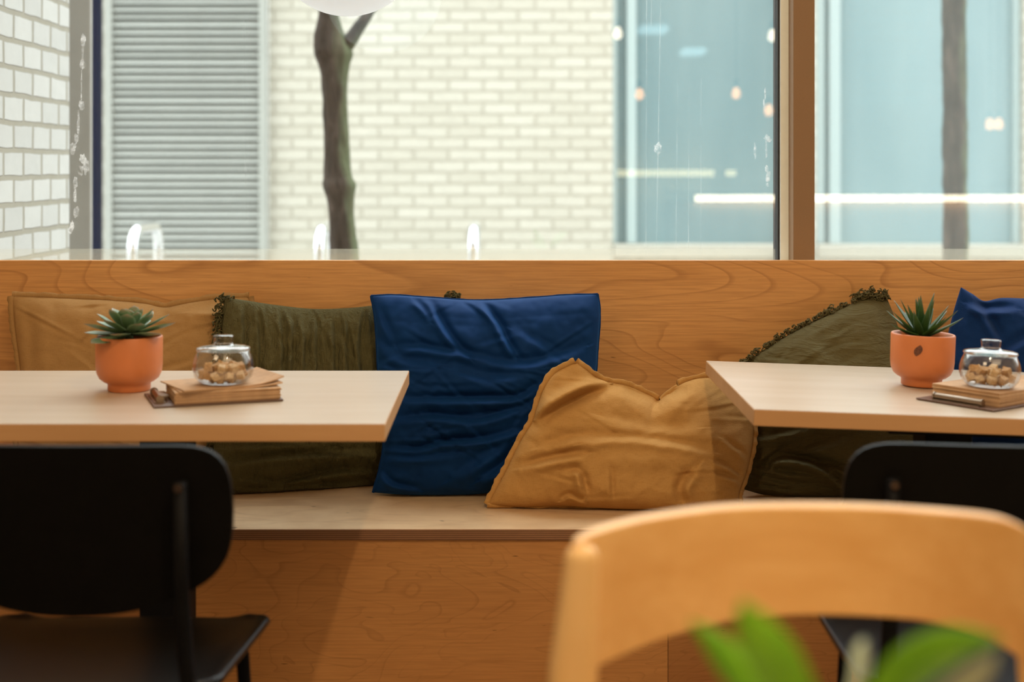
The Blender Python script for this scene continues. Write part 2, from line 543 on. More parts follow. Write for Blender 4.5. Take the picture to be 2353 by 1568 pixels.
xm = lambda px, z: (px-VX)/F*z
m0, m1, m2, m3 = xm(1785, YG), xm(1789, YG), xm(1815, 3.36), xm(1872, 3.32)
struct(MB().box((m2, 3.32, HB-0.0125), (m3, 3.46, WH)).build('trim_mullion', M['mullion']), 'tan timber post between the two window panes')
w1 = struct(MB().box((-1.30, YG, HB-0.0215), (m0-0.001, YG+0.012, WH)).build('window_1', M['glass']))
w2 = struct(MB().box((m3+0.001, YG, HB-0.0215), (RX1-0.02, YG+0.012, WH)).build('window_2', M['glass']))
MB().box((m1, 3.375, HB-0.0125), (m2+0.004, 3.45, WH)).build('frame', M['alu'], w1)
MB().box((m0-0.001, 3.385, HB-0.0125), (m1, 3.44, WH)).build('gasket', M['gasket'], w1)
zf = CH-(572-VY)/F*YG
MB().box((-1.29, YG-0.003, HB-0.012), (m0-0.004, YG-0.001, zf)).build('pale_strip', M['film'], w1)
MB().box((m3+0.004, YG-0.003, HB-0.012), (RX1-0.03, YG-0.001, zf)).build('pale_strip', M['film'], w2)

MB().box((m3+0.002, YG+0.0125, HB-0.02), (RX1-0.03, YG+0.0135, WH-0.01)).build('haze', M['haze'], w2)

def blob(mb, px, py, rx, ry, y, seed):
    r = random.Random(seed)
    c = P(px, py, y)
    n = 16
    vs = [c]
    for k in range(n):
        a = 2*PI*k/n
        q = 0.7+0.5*r.random()
        vs.append(c+Vector((rx*q*math.cos(a)*y/F, 0, ry*q*math.sin(a)*y/F)))
    mb.add(vs, [(0, 1+k, 1+(k+1) % n) for k in range(n)])

sm = MB()
for i, (px, py, rx, ry) in enumerate([(191, 92, 6, 16), (190, 130, 3, 30), (189, 148, 6, 12), (187, 200, 2, 40), (188, 243, 7, 14), (180, 285, 3, 30), (175, 318, 5, 12), (168, 336, 9, 9), (167, 348, 6, 9), (190, 365, 8, 12), (198, 382, 8, 18), (184, 392, 8, 12), (173, 420, 5, 18), (172, 450, 4, 18), (175, 488, 7, 14), (166, 520, 5, 12), (161, 530, 4, 9)]):
    blob(sm, px, py, rx, ry, YG-0.004, i)
sm.build('dried_splash', M['smear'], w1)
sm = MB()
for i, (px, py, rx, ry) in enumerate([(1762, 318, 7, 9), (1768, 322, 6, 5), (1761, 345, 3, 22), (1762, 388, 5, 8), (1765, 405, 6, 14), (1763, 425, 4, 6), (1758, 215, 2, 14), (1755, 240, 2, 14), (1735, 345, 3, 24), (1512, 340, 10, 14)]):
    blob(sm, px, py, rx, ry, YG-0.004, 40+i)
sm.build('dried_splash', M['smear'], w1)
sm = MB()
for x0, x1, ya, yb in [(1486, 1484, 0, 590), (1518, 1508, 0, 590), (1557, 1553, 180, 590), (1583, 1582, 200, 590), (1611, 1610, 180, 590), (560, 566, 40, 520), (1497, 1496, 0, 60)]:
    a, b = P(x0, ya, YG-0.004), P(x1, yb, YG-0.004)
    w = 0.0012
    sm.add([a-Vector((w, 0, 0)), a+Vector((w, 0, 0)), b+Vector((w, 0, 0)), b-Vector((w, 0, 0))], [(0, 1, 2, 3)])
sm.build('water_streak', M['streak'], w1)

# ------------------------------------------------------------------ outside
GZ = 0.12
struct(MB().box((-9, 3.5, GZ-0.1), (12, 16, GZ)).build('ground', M['pave']))
side = MB().box((-2.2, 3.50, GZ), (-1.325, 4.37, 4.2)).build('wall_outside_left', M['brickside'])
struct(side, 'white brick side wall outside the window')
YW = 9.2
fx = lambda px: xm(px, YW)
fb = CH-(592-VY)/F*YW
ft = 2.75
fw = MB().box((-1.50, YW, GZ), (fx(1408), YW+0.35, 4.0))
fw.box((fx(1408), YW, GZ), (5.2, YW+0.35, fb)).box((fx(1408), YW, ft), (5.2, YW+0.35, 3.2))
fw.box((fx(1812), YW, fb), (fx(1876), YW+0.35, ft)).box((fx(2352), YW, fb), (5.2, YW+0.35, ft))
fw.box((-6, YW+0.05, GZ), (-2.56, YW+0.35, 4.0)).box((-2.56, YW, 3.6), (-1.5, YW+0.35, 4.0))
struct(fw.build('wall_outside_far', M['brickfar']), 'cream brick wall across the yard')
pl = MB().box((-1.50, YW-0.03, GZ), (fx(1408), YW-0.001, CH-(574-VY)/F*YW))
struct(pl.build('trim_plinth', M['facsill']))

struct(MB().box((-1.75, 4.72, GZ), (xm(208, 4.72), 4.745, 4.2)).build('trim_pier', M['pier'], bevel=0.004), 'grey clad pier at the end of the white brick wall')
np_ = MB().box((xm(206, 7.2), 7.2, GZ), (xm(226, 7.2), 7.28, 4.0)).build('post', M['navy'], bevel=0.004)
tag(np_, 'tall dark navy post beside the grey louvred panel', 'post')

lv = thing('louvre_panel', 'tall grey green louvred metal panel beside the cream brick wall', 'louvre panel', ((-2.54-1.50)/2, YW-0.06, GZ))
x0, x1 = (-2.54+2.02), (-1.50+2.02)
fr = MB()
fr.box((x0, -0.02, 0), (x0+0.045, 0.06, 3.4)).box((x1-0.05, -0.02, 0), (x1-0.002, 0.06, 3.4)).box((x0+0.045, -0.02, 3.34), (x1-0.05, 0.06, 3.4)).box((x0+0.045, -0.02, 0), (x1-0.05, 0.06, 0.05))
fr.build('frame', M['louvre'], lv)
sl = MB()
pit = 17.45/F*(YW-0.06)
k = 0
zz = 0.06
while zz < 3.3:
    d = 0.050 if k % 5 else 0.042
    m = Matrix.Translation((0, 0.01, zz)) @ Matrix.Rotation(math.radians(48), 4, 'X')
    sl.box((x0+0.046, -d/2, -0.0015), (x1-0.051, d/2, 0.0015), m)
    k += 1
    zz += pit
sl.build('slats', M['louvre'], lv)
MB().box((x0+0.046, 0.045, 0.05), (x1-0.051, 0.055, 3.34)).build('backing', M['louvreback'], lv)

# windows of the building across the yard
def facade_glass(name, k=1.0):
    t = NT(name)
    a = t.noise(t.coords(scale=(1.3, 1, 0.22)), 1.4, 3)
    col = t.ramp(a, [(0.3, (0.155*k, 0.24*k, 0.255*k)), (0.7, (0.24*k, 0.32*k, 0.325*k))])
    t.set(col, 0.12, 0, 0.5)
    tr = t.n('ShaderNodeBsdfTransparent')
    tr.inputs[0].default_value = (0.75, 0.92, 0.95, 1)
    mx = t.n('ShaderNodeMixShader')
    mx.inputs[0].default_value = 0.35
    t.l(t.b.outputs[0], mx.inputs[1])
    t.l(tr.outputs[0], mx.inputs[2])
    t.l(mx.outputs[0], t.out.inputs[0])
    return t.m
M['facglass'] = facade_glass('teal_facade_glass', 1.12)
M['facglasslight'] = facade_glass('pale_teal_facade_glass', 1.3)
M['inner'] = plain('office_inner_wall', (0.45, 0.50, 0.50), 0.9)
M['blind'] = plain('office_blind', (0.70, 0.74, 0.72), 0.7)
for k, (a, b, bars) in enumerate([(1409, 1811, [(1409, 1420), (1442, 1464), (1800, 1811)]), (1877, 2351, [(1877, 1898), (1910, 1936), (2336, 2351)])]):
    w = bpy.data.objects.new('window_%d' % (k+3), None)
    COL.objects.link(w)
    w.location = ((fx(a)+fx(b))/2, YW+0.1, fb)
    struct(w, ['teal window of the building opposite, beside the cream brick', 'teal window of the building opposite, behind the slim trunk'][k])
    ox = w.location.x
    f = MB()
    for p, q in bars:
        f.box((fx(p)-ox+0.001, -0.05, 0.09), (fx(q)-ox-0.001, 0.03, ft-fb-0.001))
    f.box((fx(a)-ox+0.001, -0.05, ft-fb-0.06), (fx(b)-ox-0.001, 0.03, ft-fb-0.001))
    f.build('frame', M['facframe'], w)
    MB().box((fx(a)-ox+0.001, -0.13, 0), (fx(b)-ox-0.001, 0.03, 0.085)).build('outer_sill', M['facsill'], w, bevel=0.006)
    MB().box((fx(a)-ox+0.01, 0.0, 0.086), (fx(b)-ox-0.01, 0.012, ft-fb-0.06)).build('pane', M['facglasslight' if k else 'facglass'], w)
    if k == 1:
        bl = MB()
        for j in range(9):
            zc = 1.0+j*0.09
            bl.box((fx(1980)-ox, 0.10, zc), (fx(2150)-ox, 0.11, zc+0.05))
        bl.build('blind', M['blind'], w)
rm = MB().box((fx(1408)-0.2, YW+2.2, GZ), (5.4, YW+2.3, 4.0)).box((fx(1408)-0.2, YW+0.36, 2.9), (5.4, YW+2.2, 3.0)).box((fx(1408)-0.3, YW+0.36, GZ), (fx(1408)-0.2, YW+2.2, 2.9)).box((5.3, YW+0.36, GZ), (5.4, YW+2.2, 2.9))
struct(rm.build('wall_outside_room', M['inner']))
M['reflectionpanel'] = emitter('reflection_panel', (0.88, 0.95, 1.0), 3.0)
for px, py, w_ in [(1500, 68, 60), (1592, 119, 46)]:  # glowing panels added to stand in for cool reflections
    c = P(px, py, YW+1.6)
    o = MB().box((-w_*0.0017, -0.15, -0.02), (w_*0.0017, 0.15, 0.02)).build('reflection_panel', M['reflectionpanel'])
    o.location = c
    tag(o, 'added glowing panel standing in for a cool reflection, %s' % ('upper and wider one' if px == 1500 else 'lower and smaller one'), 'light')

# trees
def tree(name, label, paths, loc):
    t = MB()
    for pts, rs in paths:
        c = catmull([tuple(Vector(p)-Vector(loc)) + (r,) for p, r in zip(pts, rs)], 140)
        vs, fs = [], []
        n = 22
        for i, q in enumerate(c):
            for k in range(n):
                a = 2*PI*k/n
                nn = noise.noise(Vector((math.cos(a)*1.5, math.sin(a)*1.5, q[2]*6)))
                n2 = noise.noise(Vector((math.cos(a)*3, math.sin(a)*3, q[2]*14+5)))
                r = q[3]*(1+0.14*nn+0.10*n2)
                vs.append((q[0]+r*math.cos(a), q[1]+r*math.sin(a), q[2]))
        for i in range(len(c)-1):
            for k in range(n):
                fs.append((i*n+k, i*n+(k+1) % n, (i+1)*n+(k+1) % n, (i+1)*n+k))
        t.add(vs, fs)
    o = t.build(name, M['bark'], smooth=True)
    o.location = loc
    return tag(o, label, 'tree')
TZ = 5.7
w_ = TZ/F
def tp(px, py, y=TZ):
    return tuple(P(px, py, y))
base = P(795, 600, TZ)
trunk = ([(base.x+0.02, TZ, GZ), tp(790, 598), tp(786, 540), tp(783, 470), tp(781, 425), tp(777, 400), tp(772, 300), tp(768, 200), tp(766, 150), tp(764, 120), tp(757, 85), tp(756, 40), tp(752, -60), tp(735, -300)],
         [40*w_, 33*w_, 31*w_, 30*w_, 40*w_, 33*w_, 29*w_, 31*w_, 35*w_, 43*w_, 36*w_, 25*w_, 23*w_, 14*w_])
branch = ([tp(778, 128), tp(800, 98), tp(822, 66), tp(852, 22), tp(905, -60), tp(1000, -220)], [20*w_, 20*w_, 17*w_, 15*w_, 13*w_, 8*w_])
tree('tree', 'young tree with forked mossy trunk in front of cream brick', [trunk, branch], (base.x+0.02, TZ, GZ))
b2 = P(2195, 600, 7.4)
v_ = 7.4/F
tree('tree', 'straight slim mossy tree trunk at the right before the teal window', [([(b2.x, 7.4, GZ), tp(2195, 590, 7.4), tp(2195, 400, 7.4), tp(2193, 200, 7.4), tp(2192, 0, 7.4), tp(2190, -300, 7.4)], [31*v_, 29*v_, 28*v_, 27*v_, 27*v_, 22*v_])], (b2.x, 7.4, GZ))

# bike stands
for k, (px, lab) in enumerate([(304, 'bright steel bike hoop in front of the grey louvres'), (733, 'bright steel bike hoop just left of the forked tree'), (1087, 'bright steel bike hoop right of the forked tree, before cream brick')]):
    p = P(px, 516, 6.0)
    r = 0.024
    top = p.z-r-GZ
    cr = 0.10
    pts = [(0, 0, 0), (0, 0, top-cr)]
    for i in range(1, 9):
        a = PI/2*i/8
        pts.append((0, cr-cr*math.cos(a), top-cr+cr*math.sin(a)))
    L = 0.46
    for i in range(0, 9):
        a = PI/2*i/8
        pts.append((0, L-cr+cr*math.sin(a), top-cr+cr*math.cos(a)))
    pts.append((0, L, 0))
    o = MB().tube(pts, r, 16).build('bike_stand', M['steel'], smooth=True)
    o.location = (p.x, 6.0, GZ)
    tag(o, lab, 'bike stand', 'bike hoops in the yard')

# ------------------------------------------------------------------ bench
bench = thing('bench', 'long built-in birch plywood bench under the window', 'bench', (0.4, YF, 0))
bx = 0.4
b0, b1 = -2.55, 4.1
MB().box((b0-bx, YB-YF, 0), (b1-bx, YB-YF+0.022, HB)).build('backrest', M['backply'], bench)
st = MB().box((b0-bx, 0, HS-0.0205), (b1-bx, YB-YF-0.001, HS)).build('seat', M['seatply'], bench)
MB().box((b0-bx, -0.0012, HS-0.0205), (b1-bx, -0.0001, HS-0.0006)).build('edge_lamination', M['plyedge'], st)
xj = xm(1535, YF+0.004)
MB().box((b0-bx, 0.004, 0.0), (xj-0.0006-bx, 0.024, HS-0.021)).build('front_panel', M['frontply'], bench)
MB().box((xj+0.0006-bx, 0.004, 0.0), (b1-bx, 0.024, HS-0.021)).build('front_panel', M['frontplyshade'], bench)  # same front continued, split off to carry the painted shade

# ------------------------------------------------------------------ cushions
def cushion(name, label, mat, edges, zc, tf, tb, folds, group=None, n=190, lump=0.004, seed=1, pw=2.3, ex=0.5, fine=40, fine_dir=0.0, fine_amp=1.0):
    """edges: top TL-TR, right TR-BR, bottom BL-BR, left TL-BL, each a pixel polyline; zc depth of TL TR BL BR"""
    top, right, bot, left = [catmull(e, n+1) for e in edges]
    u = np.linspace(0, 1, n+1)[None, :]
    v = np.linspace(0, 1, n+1)[:, None]
    C = np.zeros((n+1, n+1, 2))
    for a in range(2):
        C[..., a] = ((1-v)*top[:, a][None, :] + v*bot[:, a][None, :] + (1-u)*left[:, a][:, None] + u*right[:, a][:, None]
                     - ((1-u)*(1-v)*top[0, a] + u*(1-v)*top[-1, a] + (1-u)*v*bot[0, a] + u*v*bot[-1, a]))
    z0 = (1-v)*((1-u)*zc[0]+u*zc[1]) + v*((1-u)*zc[2]+u*zc[3])
    A, B = np.abs(2*u-1), np.abs(2*v-1)
    prof = ((1-A**pw)*(1-B**pw)).clip(0)**ex
    TF = tf(u, v) if callable(tf) else tf
    TB = tb(u, v) if callable(tb) else tb
    disp = np.zeros((n+1, n+1))
    for pts, w, amp, typ in folds:
        c = catmull(pts, 24)
        best = np.full((n+1, n+1), 1e9)
        sgn = np.zeros((n+1, n+1))
        tt = np.zeros((n+1, n+1))
        for i in range(len(c)-1):
            a, b = c[i], c[i+1]
            d = b-a
            L2 = (d**2).sum()
            t = (((C-a)*d).sum(-1)/L2).clip(0, 1)
            q = C-(a+t[..., None]*d)
            dist = np.sqrt((q**2).sum(-1))
            m = dist < best
            best[m] = dist[m]
            cr = (d[0]*q[..., 1]-d[1]*q[..., 0])/math.sqrt(L2)
            sgn[m] = cr[m]
            tt[m] = (i+t[m])/(len(c)-1)
        taper = 1.35*np.sin(PI*(0.06+0.88*tt))**0.8
        if typ == 'r':
            disp += amp*np.exp(-(best/w)**2)*taper
        elif typ == 'v':
            disp -= amp*np.exp(-(best/w)**2)*taper
        elif typ == 's':                       # crease: a ridge beside a groove
            s = np.sign(sgn)*best/w
            disp += amp*2.33*s*np.exp(-s*s)*taper
    rr = random.Random(seed*17)
    x0_, x1_, y0_, y1_ = C[..., 0].min(), C[..., 0].max(), C[..., 1].min(), C[..., 1].max()
    for _ in range(fine):
        cx, cy = rr.uniform(x0_, x1_), rr.uniform(y0_, y1_)
        an = fine_dir+rr.gauss(0, 0.4)
        ln = rr.uniform(40, 130)
        dx_, dy_ = math.cos(an), math.sin(an)
        al_ = (C[..., 0]-cx)*dx_+(C[..., 1]-cy)*dy_
        be_ = -(C[..., 0]-cx)*dy_+(C[..., 1]-cy)*dx_ + 0.002*rr.uniform(-1, 1)*al_**2*(1/1.0 if abs(ln) < 60 else 0.5)
        wd = rr.uniform(5, 9)
        s_ = be_/wd
        disp += rr.choice((-1, 1))*rr.uniform(0.0012, 0.0034)*fine_amp*2.33*s_*np.exp(-s_*s_)*np.exp(-(al_/ln)**2*2)
    rim = np.minimum(1, prof*3.0)
    lum = np.zeros((n+1, n+1))
    for j in range(n+1):
        for i in range(n+1):
            x, y = C[j, i]
            lum[j, i] = noise.fractal(Vector((x/70.0, y/70.0, seed*3.1)), 0.8, 2.0, 3)
    front = z0 - TF*prof - (disp+lump*lum)*rim
    back = z0 + TB*prof
    verts = []
    Xf = (C[..., 0]-VX)/F*front
    Hf = CH-(C[..., 1]-VY)/F*front
    Xb = (C[..., 0]-VX)/F*z0
    Hb = CH-(C[..., 1]-VY)/F*z0
    lo = HS+0.0015
    Hf = np.maximum(Hf, lo)
    Hb = np.maximum(Hb, lo)
    back = np.minimum(back, YB-0.004)
    idx = np.arange((n+1)*(n+1)).reshape(n+1, n+1)
    verts = np.stack([Xf, front, Hf], -1).reshape(-1, 3)
    bidx = idx.copy()
    extra = []
    k = len(verts)
    for j in range(1, n):
        for i in range(1, n):
            bidx[j, i] = k
            extra.append((Xb[j, i], back[j, i], Hb[j, i]))
            k += 1
    verts = np.vstack([verts, np.array(extra)])
    org = np.array([verts[:, 0].mean(), verts[:, 1].mean(), verts[:, 2].min()])
    verts = verts-org
    faces = []
    for j in range(n):
        for i in range(n):
            faces.append((idx[j, i], idx[j+1, i], idx[j+1, i+1], idx[j, i+1]))
            faces.append((bidx[j, i], bidx[j, i+1], bidx[j+1, i+1], bidx[j+1, i]))
    me = bpy.data.meshes.new(name)
    me.from_pydata(verts.tolist(), [], [tuple(int(q) for q in f) for f in faces])
    me.materials.append(mat)
    me.polygons.foreach_set('use_smooth', [True]*len(me.polygons))
    o = bpy.data.objects.new(name, me)
    COL.objects.link(o)
    o.location = org.tolist()
    tag(o, label, 'cushion', group)
    E = {'top': verts[idx[0]], 'bottom': verts[idx[-1]], 'left': verts[idx[:, 0]], 'right': verts[idx[:, -1]]}
    return o, E

def hem(o, E, mat, sides, w=0.008, t=0.0022, wob=0.003, name='hem'):
    """a flat sewn flange standing out from the cushion edge"""
    mb = MB()
    ctr = Vector((0, 0, 0.18))
    for sd in sides:
        pts = [Vector(p) for p in E[sd][::2]]
        vs, fs = [], []
        lo = HS+0.0012-o.location.z
        for i, p in enumerate(pts):
            tg = (pts[min(i+1, len(pts)-1)]-pts[max(i-1, 0)]).normalized()
            out = Vector((tg.z, 0, -tg.x))
            if out.dot(p-ctr) < 0:
                out = -out
            ww = w*(1+0.35*noise.noise(Vector((i*0.35, 1.3, len(sd)))))
            dy = wob*noise.noise(Vector((i*0.22, 7.7, len(sd))))
            q = p+out*ww+Vector((0, dy, 0))
            p2 = p-out*0.004
            for a, s in ((p2, -t*1.3), (q, -t), (q, t), (p2, t*1.3)):
                b = a+Vector((0, s, 0))
                b.z = max(b.z, lo)
                b.y = min(b.y, YB-0.003-o.location.y)
                vs.append(b)
        for i in range(len(pts)-1):
            for k in range(4):
                fs.append((i*4+k, i*4+(k+1) % 4, (i+1)*4+(k+1) % 4, (i+1)*4+k))
        mb.add(vs, fs)
    return mb.build(name, mat, o, smooth=True)

def fringe(o, E, mat, spans, density=260, length=0.030, seed=3, name='fringe'):
    r = random.Random(seed)
    mb = MB()
    lo = HS+0.003-o.location.z
    for sd, a, b, outw in spans:
        pts = E[sd]
        n = len(pts)-1
        L = sum((Vector(pts[i+1])-Vector(pts[i])).length for i in range(int(a*n), max(int(a*n)+1, int(b*n))))
        for _ in range(int(L*density)):
            t = a+(b-a)*r.random()
            p = Vector(pts[int(t*n)])
            d = Vector(outw)+Vector((r.uniform(-.7, .7), r.uniform(-.7, .3), r.uniform(-.7, .7)))
            d.normalize()
            ln = length*r.uniform(0.6, 1.5)
            e1 = d.orthogonal().normalized()
            e2 = d.cross(e1)
            path = []
            turns = r.uniform(1.0, 2.4)*r.choice((-1, 1))
            rad = r.uniform(0.0025, 0.0055)
            ph = r.uniform(0, 6.28)
            droop = r.uniform(0.0, 0.9)
            N = 10
            for s in range(N):
                f = s/(N-1)
                an = ph+turns*2*PI*f
                q = p+d*ln*(f-0.35*f*f)+(e1*math.cos(an)+e2*math.sin(an)-e1*math.cos(ph)-e2*math.sin(ph))*rad+Vector((0, 0, -droop*ln*f*f*0.6))
                path.append(Vector((q.x, min(q.y, YB-0.004-o.location.y), max(q.z, lo))))
            mb.tube(path, [0.0017]*(N-1)+[0.001], 5, cap=False)
    return mb.build(name, mat, o, smooth=True)

# long ochre cushion at the left
o, E = cushion('cushion', 'wide ochre linen cushion with a flat hem, leftmost against the bench back', M['mustard2'],
    ([(28, 680), (120, 684), (250, 690), (330, 697), (378, 706), (430, 696), (500, 686), (572, 682)],
     [(572, 682), (582, 740), (585, 860), (590, 1000), (575, 1110)],
     [(48, 1105), (200, 1120), (400, 1122), (575, 1110)],
     [(28, 680), (32, 740), (44, 830), (52, 900), (40, 1000), (48, 1105)]),
    (3.20, 3.235, 3.13, 3.20), 0.075, 0.05,
    [([(60, 700), (70, 760), (72, 850)], 16, 0.006, 'v'), ([(378, 712), (372, 750), (360, 820)], 22, 0.007, 'v'), ([(440, 716), (520, 706), (570, 700)], 18, 0.006, 's'),
     ([(100, 740), (95, 820), (110, 900)], 22, 0.005, 'r')], seed=1)
hem(o, E, M['mustard2'], ('top', 'left', 'right'), w=0.010)

# olive cushion with fringe
o, E = cushion('cushion', 'dark olive crinkled gauze cushion with frayed ends, between the ochre and the upright blue cushion', M['olive'],
    ([(515, 683), (560, 690), (640, 702), (720, 710), (800, 708), (860, 702), (960, 692), (1055, 684)],
     [(1055, 684), (1062, 800), (1058, 950), (1040, 1090)],
     [(500, 1136), (600, 1139), (720, 1136), (850, 1134), (1040, 1110)],
     [(515, 683), (508, 760), (505, 860), (500, 960), (485, 1060), (500, 1136)]),
    (3.165, 3.235, 3.045, 3.20), lambda u, v: 0.075*(1-0.62*u), 0.05,
    [([(556, 696), (560, 790), (556, 960)], 8, 0.006, 's'), ([(590, 700), (596, 800), (588, 940)], 7, 0.005, 's'), ([(640, 708), (650, 800), (642, 960)], 8, 0.006, 's'), ([(692, 712), (700, 800), (694, 940)], 7, 0.005, 's'),
     ([(616, 704), (620, 780), (624, 900)], 8, 0.004, 'r'), ([(668, 712), (672, 790), (668, 900)], 7, 0.005, 's'), ([(730, 714), (726, 800), (734, 920)], 8, 0.005, 's'), ([(762, 714), (768, 800), (770, 930)], 8, 0.006, 's'), ([(800, 712), (796, 800), (804, 920)], 8, 0.005, 's'), ([(832, 710), (826, 800), (834, 920)], 8, 0.005, 's'),
     ([(520, 1070), (620, 1052), (720, 1046), (860, 1040)], 13, 0.010, 's'), ([(560, 1100), (640, 1112), (760, 1088), (860, 1082)], 12, 0.010, 's'), ([(540, 1122), (620, 1126), (760, 1116)], 9, 0.008, 's'),
     ([(520, 1030), (640, 1024), (760, 1028)], 12, 0.006, 's'), ([(700, 1104), (760, 1118), (850, 1108)], 11, 0.006, 's')], seed=2, lump=0.005, fine=110, fine_dir=1.52, fine_amp=1.1)
fringe(o, E, M['olive'], [('left', 0.0, 0.95, (-0.9, -0.25, -0.5)), ('top', 0.0, 0.05, (-0.6, -0.3, 0.6))], density=420, length=0.026, seed=5)
fringe(o, E, M['olive'], [('top', 0.945, 1.0, (0.1, -0.3, 1.0))], density=700, length=0.022, seed=6)

# upright blue velvet
o, E = cushion('cushion', 'large upright blue velvet cushion behind the left shoulder of the front mustard cushion', M['velvet'],
    ([(852, 680), (905, 678), (980, 683), (1100, 690), (1220, 684), (1300, 678), (1374, 676)],
     [(1374, 676), (1379, 720), (1374, 800), (1366, 880), (1335, 980), (1300, 1050), (1265, 1110)],
     [(856, 1132), (940, 1138), (1060, 1138), (1180, 1128), (1265, 1110)],
     [(852, 680), (862, 740), (868, 850), (875, 950), (880, 1020), (873, 1070), (856, 1132)]),
    (3.135, 3.175, 3.04, 3.05), 0.092, 0.055,
    [([(980, 684), (1010, 740), (1040, 785), (1075, 820)], 12, 0.011, 's'), ([(1105, 695), (1145, 750), (1165, 790), (1185, 820)], 11, 0.013, 's'),
     ([(950, 690), (975, 715), (990, 740)], 9, 0.006, 's'), ([(1180, 760), (1240, 790), (1290, 830)], 14, 0.005, 's'),
     ([(905, 800), (960, 800), (1050, 812), (1110, 820)], 12, 0.008, 's'), ([(870, 790), (930, 830), (1000, 838)], 16, 0.006, 's'),
     ([(1100, 826), (1190, 838), (1280, 822), (1340, 800)], 15, 0.009, 's'), ([(1040, 850), (1130, 872), (1240, 850)], 18, 0.006, 's'),
     ([(930, 920), (1020, 920), (1120, 920), (1190, 916), (1240, 885)], 12, 0.013, 's'), ([(900, 968), (1000, 960), (1090, 968), (1180, 945), (1225, 930)], 13, 0.011, 's'),
     ([(880, 1032), (960, 1034), (1020, 1018), (1110, 1012), (1190, 992)], 12, 0.013, 's'), ([(900, 1010), (1000, 1000), (1100, 990)], 15, 0.006, 'r'),
     ([(875, 1055), (960, 1052), (1040, 1042)], 12, 0.007, 's'), ([(870, 1080), (900, 1112), (960, 1128)], 10, 0.008, 's'),
     ([(1110, 1100), (1160, 1070), (1210, 1010)], 16, 0.014, 's'), ([(1140, 1110), (1190, 1060), (1225, 1000)], 12, 0.009, 'r'), ([(1040, 1100), (1110, 1060), (1170, 1020)], 18, 0.006, 's'),
     ([(862, 700), (880, 740), (905, 790)], 12, 0.006, 's'), ([(1000, 760), (1060, 770), (1090, 800)], 20, 0.005, 'r')], seed=3, lump=0.006, fine=50, fine_dir=0.1)
hem(o, E, M['velvet'], ('top', 'right', 'left'), w=0.002, t=0.0016, wob=0.0006, name='seam')

# slumped mustard in front
o, E = cushion('cushion', 'slumped mustard linen cushion with raw hem lying forward on the seat', M['mustard'],
    ([(1322, 832), (1345, 848), (1372, 868), (1400, 878), (1440, 886), (1475, 900), (1500, 912), (1514, 920), (1535, 902), (1575, 878), (1620, 868), (1690, 872)],
     [(1690, 872), (1722, 930), (1732, 985), (1728, 1030), (1714, 1090), (1700, 1130), (1698, 1166)],
     [(1120, 1160), (1200, 1166), (1290, 1164), (1400, 1171), (1540, 1174), (1620, 1172), (1698, 1166)],
     [(1322, 832), (1275, 858), (1248, 895), (1232, 940), (1222, 970), (1195, 1015), (1160, 1085), (1120, 1160)]),
    (2.985, 3.10, 2.930, 2.925), lambda u, v: 0.085*(0.7+0.4*v), lambda u, v: 0.03+0.03*u,
    [([(1400, 884), (1340, 900), (1280, 930), (1232, 965)], 16, 0.017, 's'), ([(1410, 880), (1470, 905), (1520, 930)], 16, 0.010, 'v'),
     ([(1514, 922), (1535, 905), (1580, 895)], 13, 0.018, 'v'), ([(1514, 935), (1560, 925), (1610, 890)], 24, 0.010, 'r'),
     ([(1200, 1075), (1280, 1056), (1340, 1045)], 14, 0.010, 's'), ([(1240, 1030), (1320, 1010), (1400, 1000)], 16, 0.006, 's'),
     ([(1340, 1020), (1420, 1008), (1540, 1020), (1640, 1040)], 14, 0.007, 's'), ([(1390, 960), (1500, 990), (1600, 985)], 20, 0.005, 's'),
     ([(1300, 1085), (1330, 1090), (1345, 1140)], 12, 0.008, 's'), ([(1330, 1140), (1328, 1095), (1345, 1075)], 12, 0.006, 'r'), ([(1402, 1080), (1404, 1150)], 8, 0.004, 's'),
     ([(1580, 1160), (1572, 1120), (1600, 1080)], 16, 0.010, 's'), ([(1640, 1060), (1680, 1080), (1706, 1105)], 8, 0.005, 's'), ([(1650, 1090), (1690, 1105), (1704, 1120)], 8, 0.005, 's'),
     ([(1660, 1010), (1700, 1040), (1716, 1060)], 8, 0.004, 's'), ([(1290, 1150), (1310, 1140), (1345, 1158)], 8, 0.006, 's'),
     ([(1450, 1090), (1520, 1085), (1580, 1090)], 22, 0.005, 'v'), ([(1360, 1060), (1480, 1060), (1620, 1075)], 22, 0.006, 'r')], seed=4, lump=0.005, fine=30, fine_dir=-0.1, fine_amp=0.5)
hem(o, E, M['mustard'], ('top', 'left', 'right', 'bottom'), w=0.010, wob=0.008)

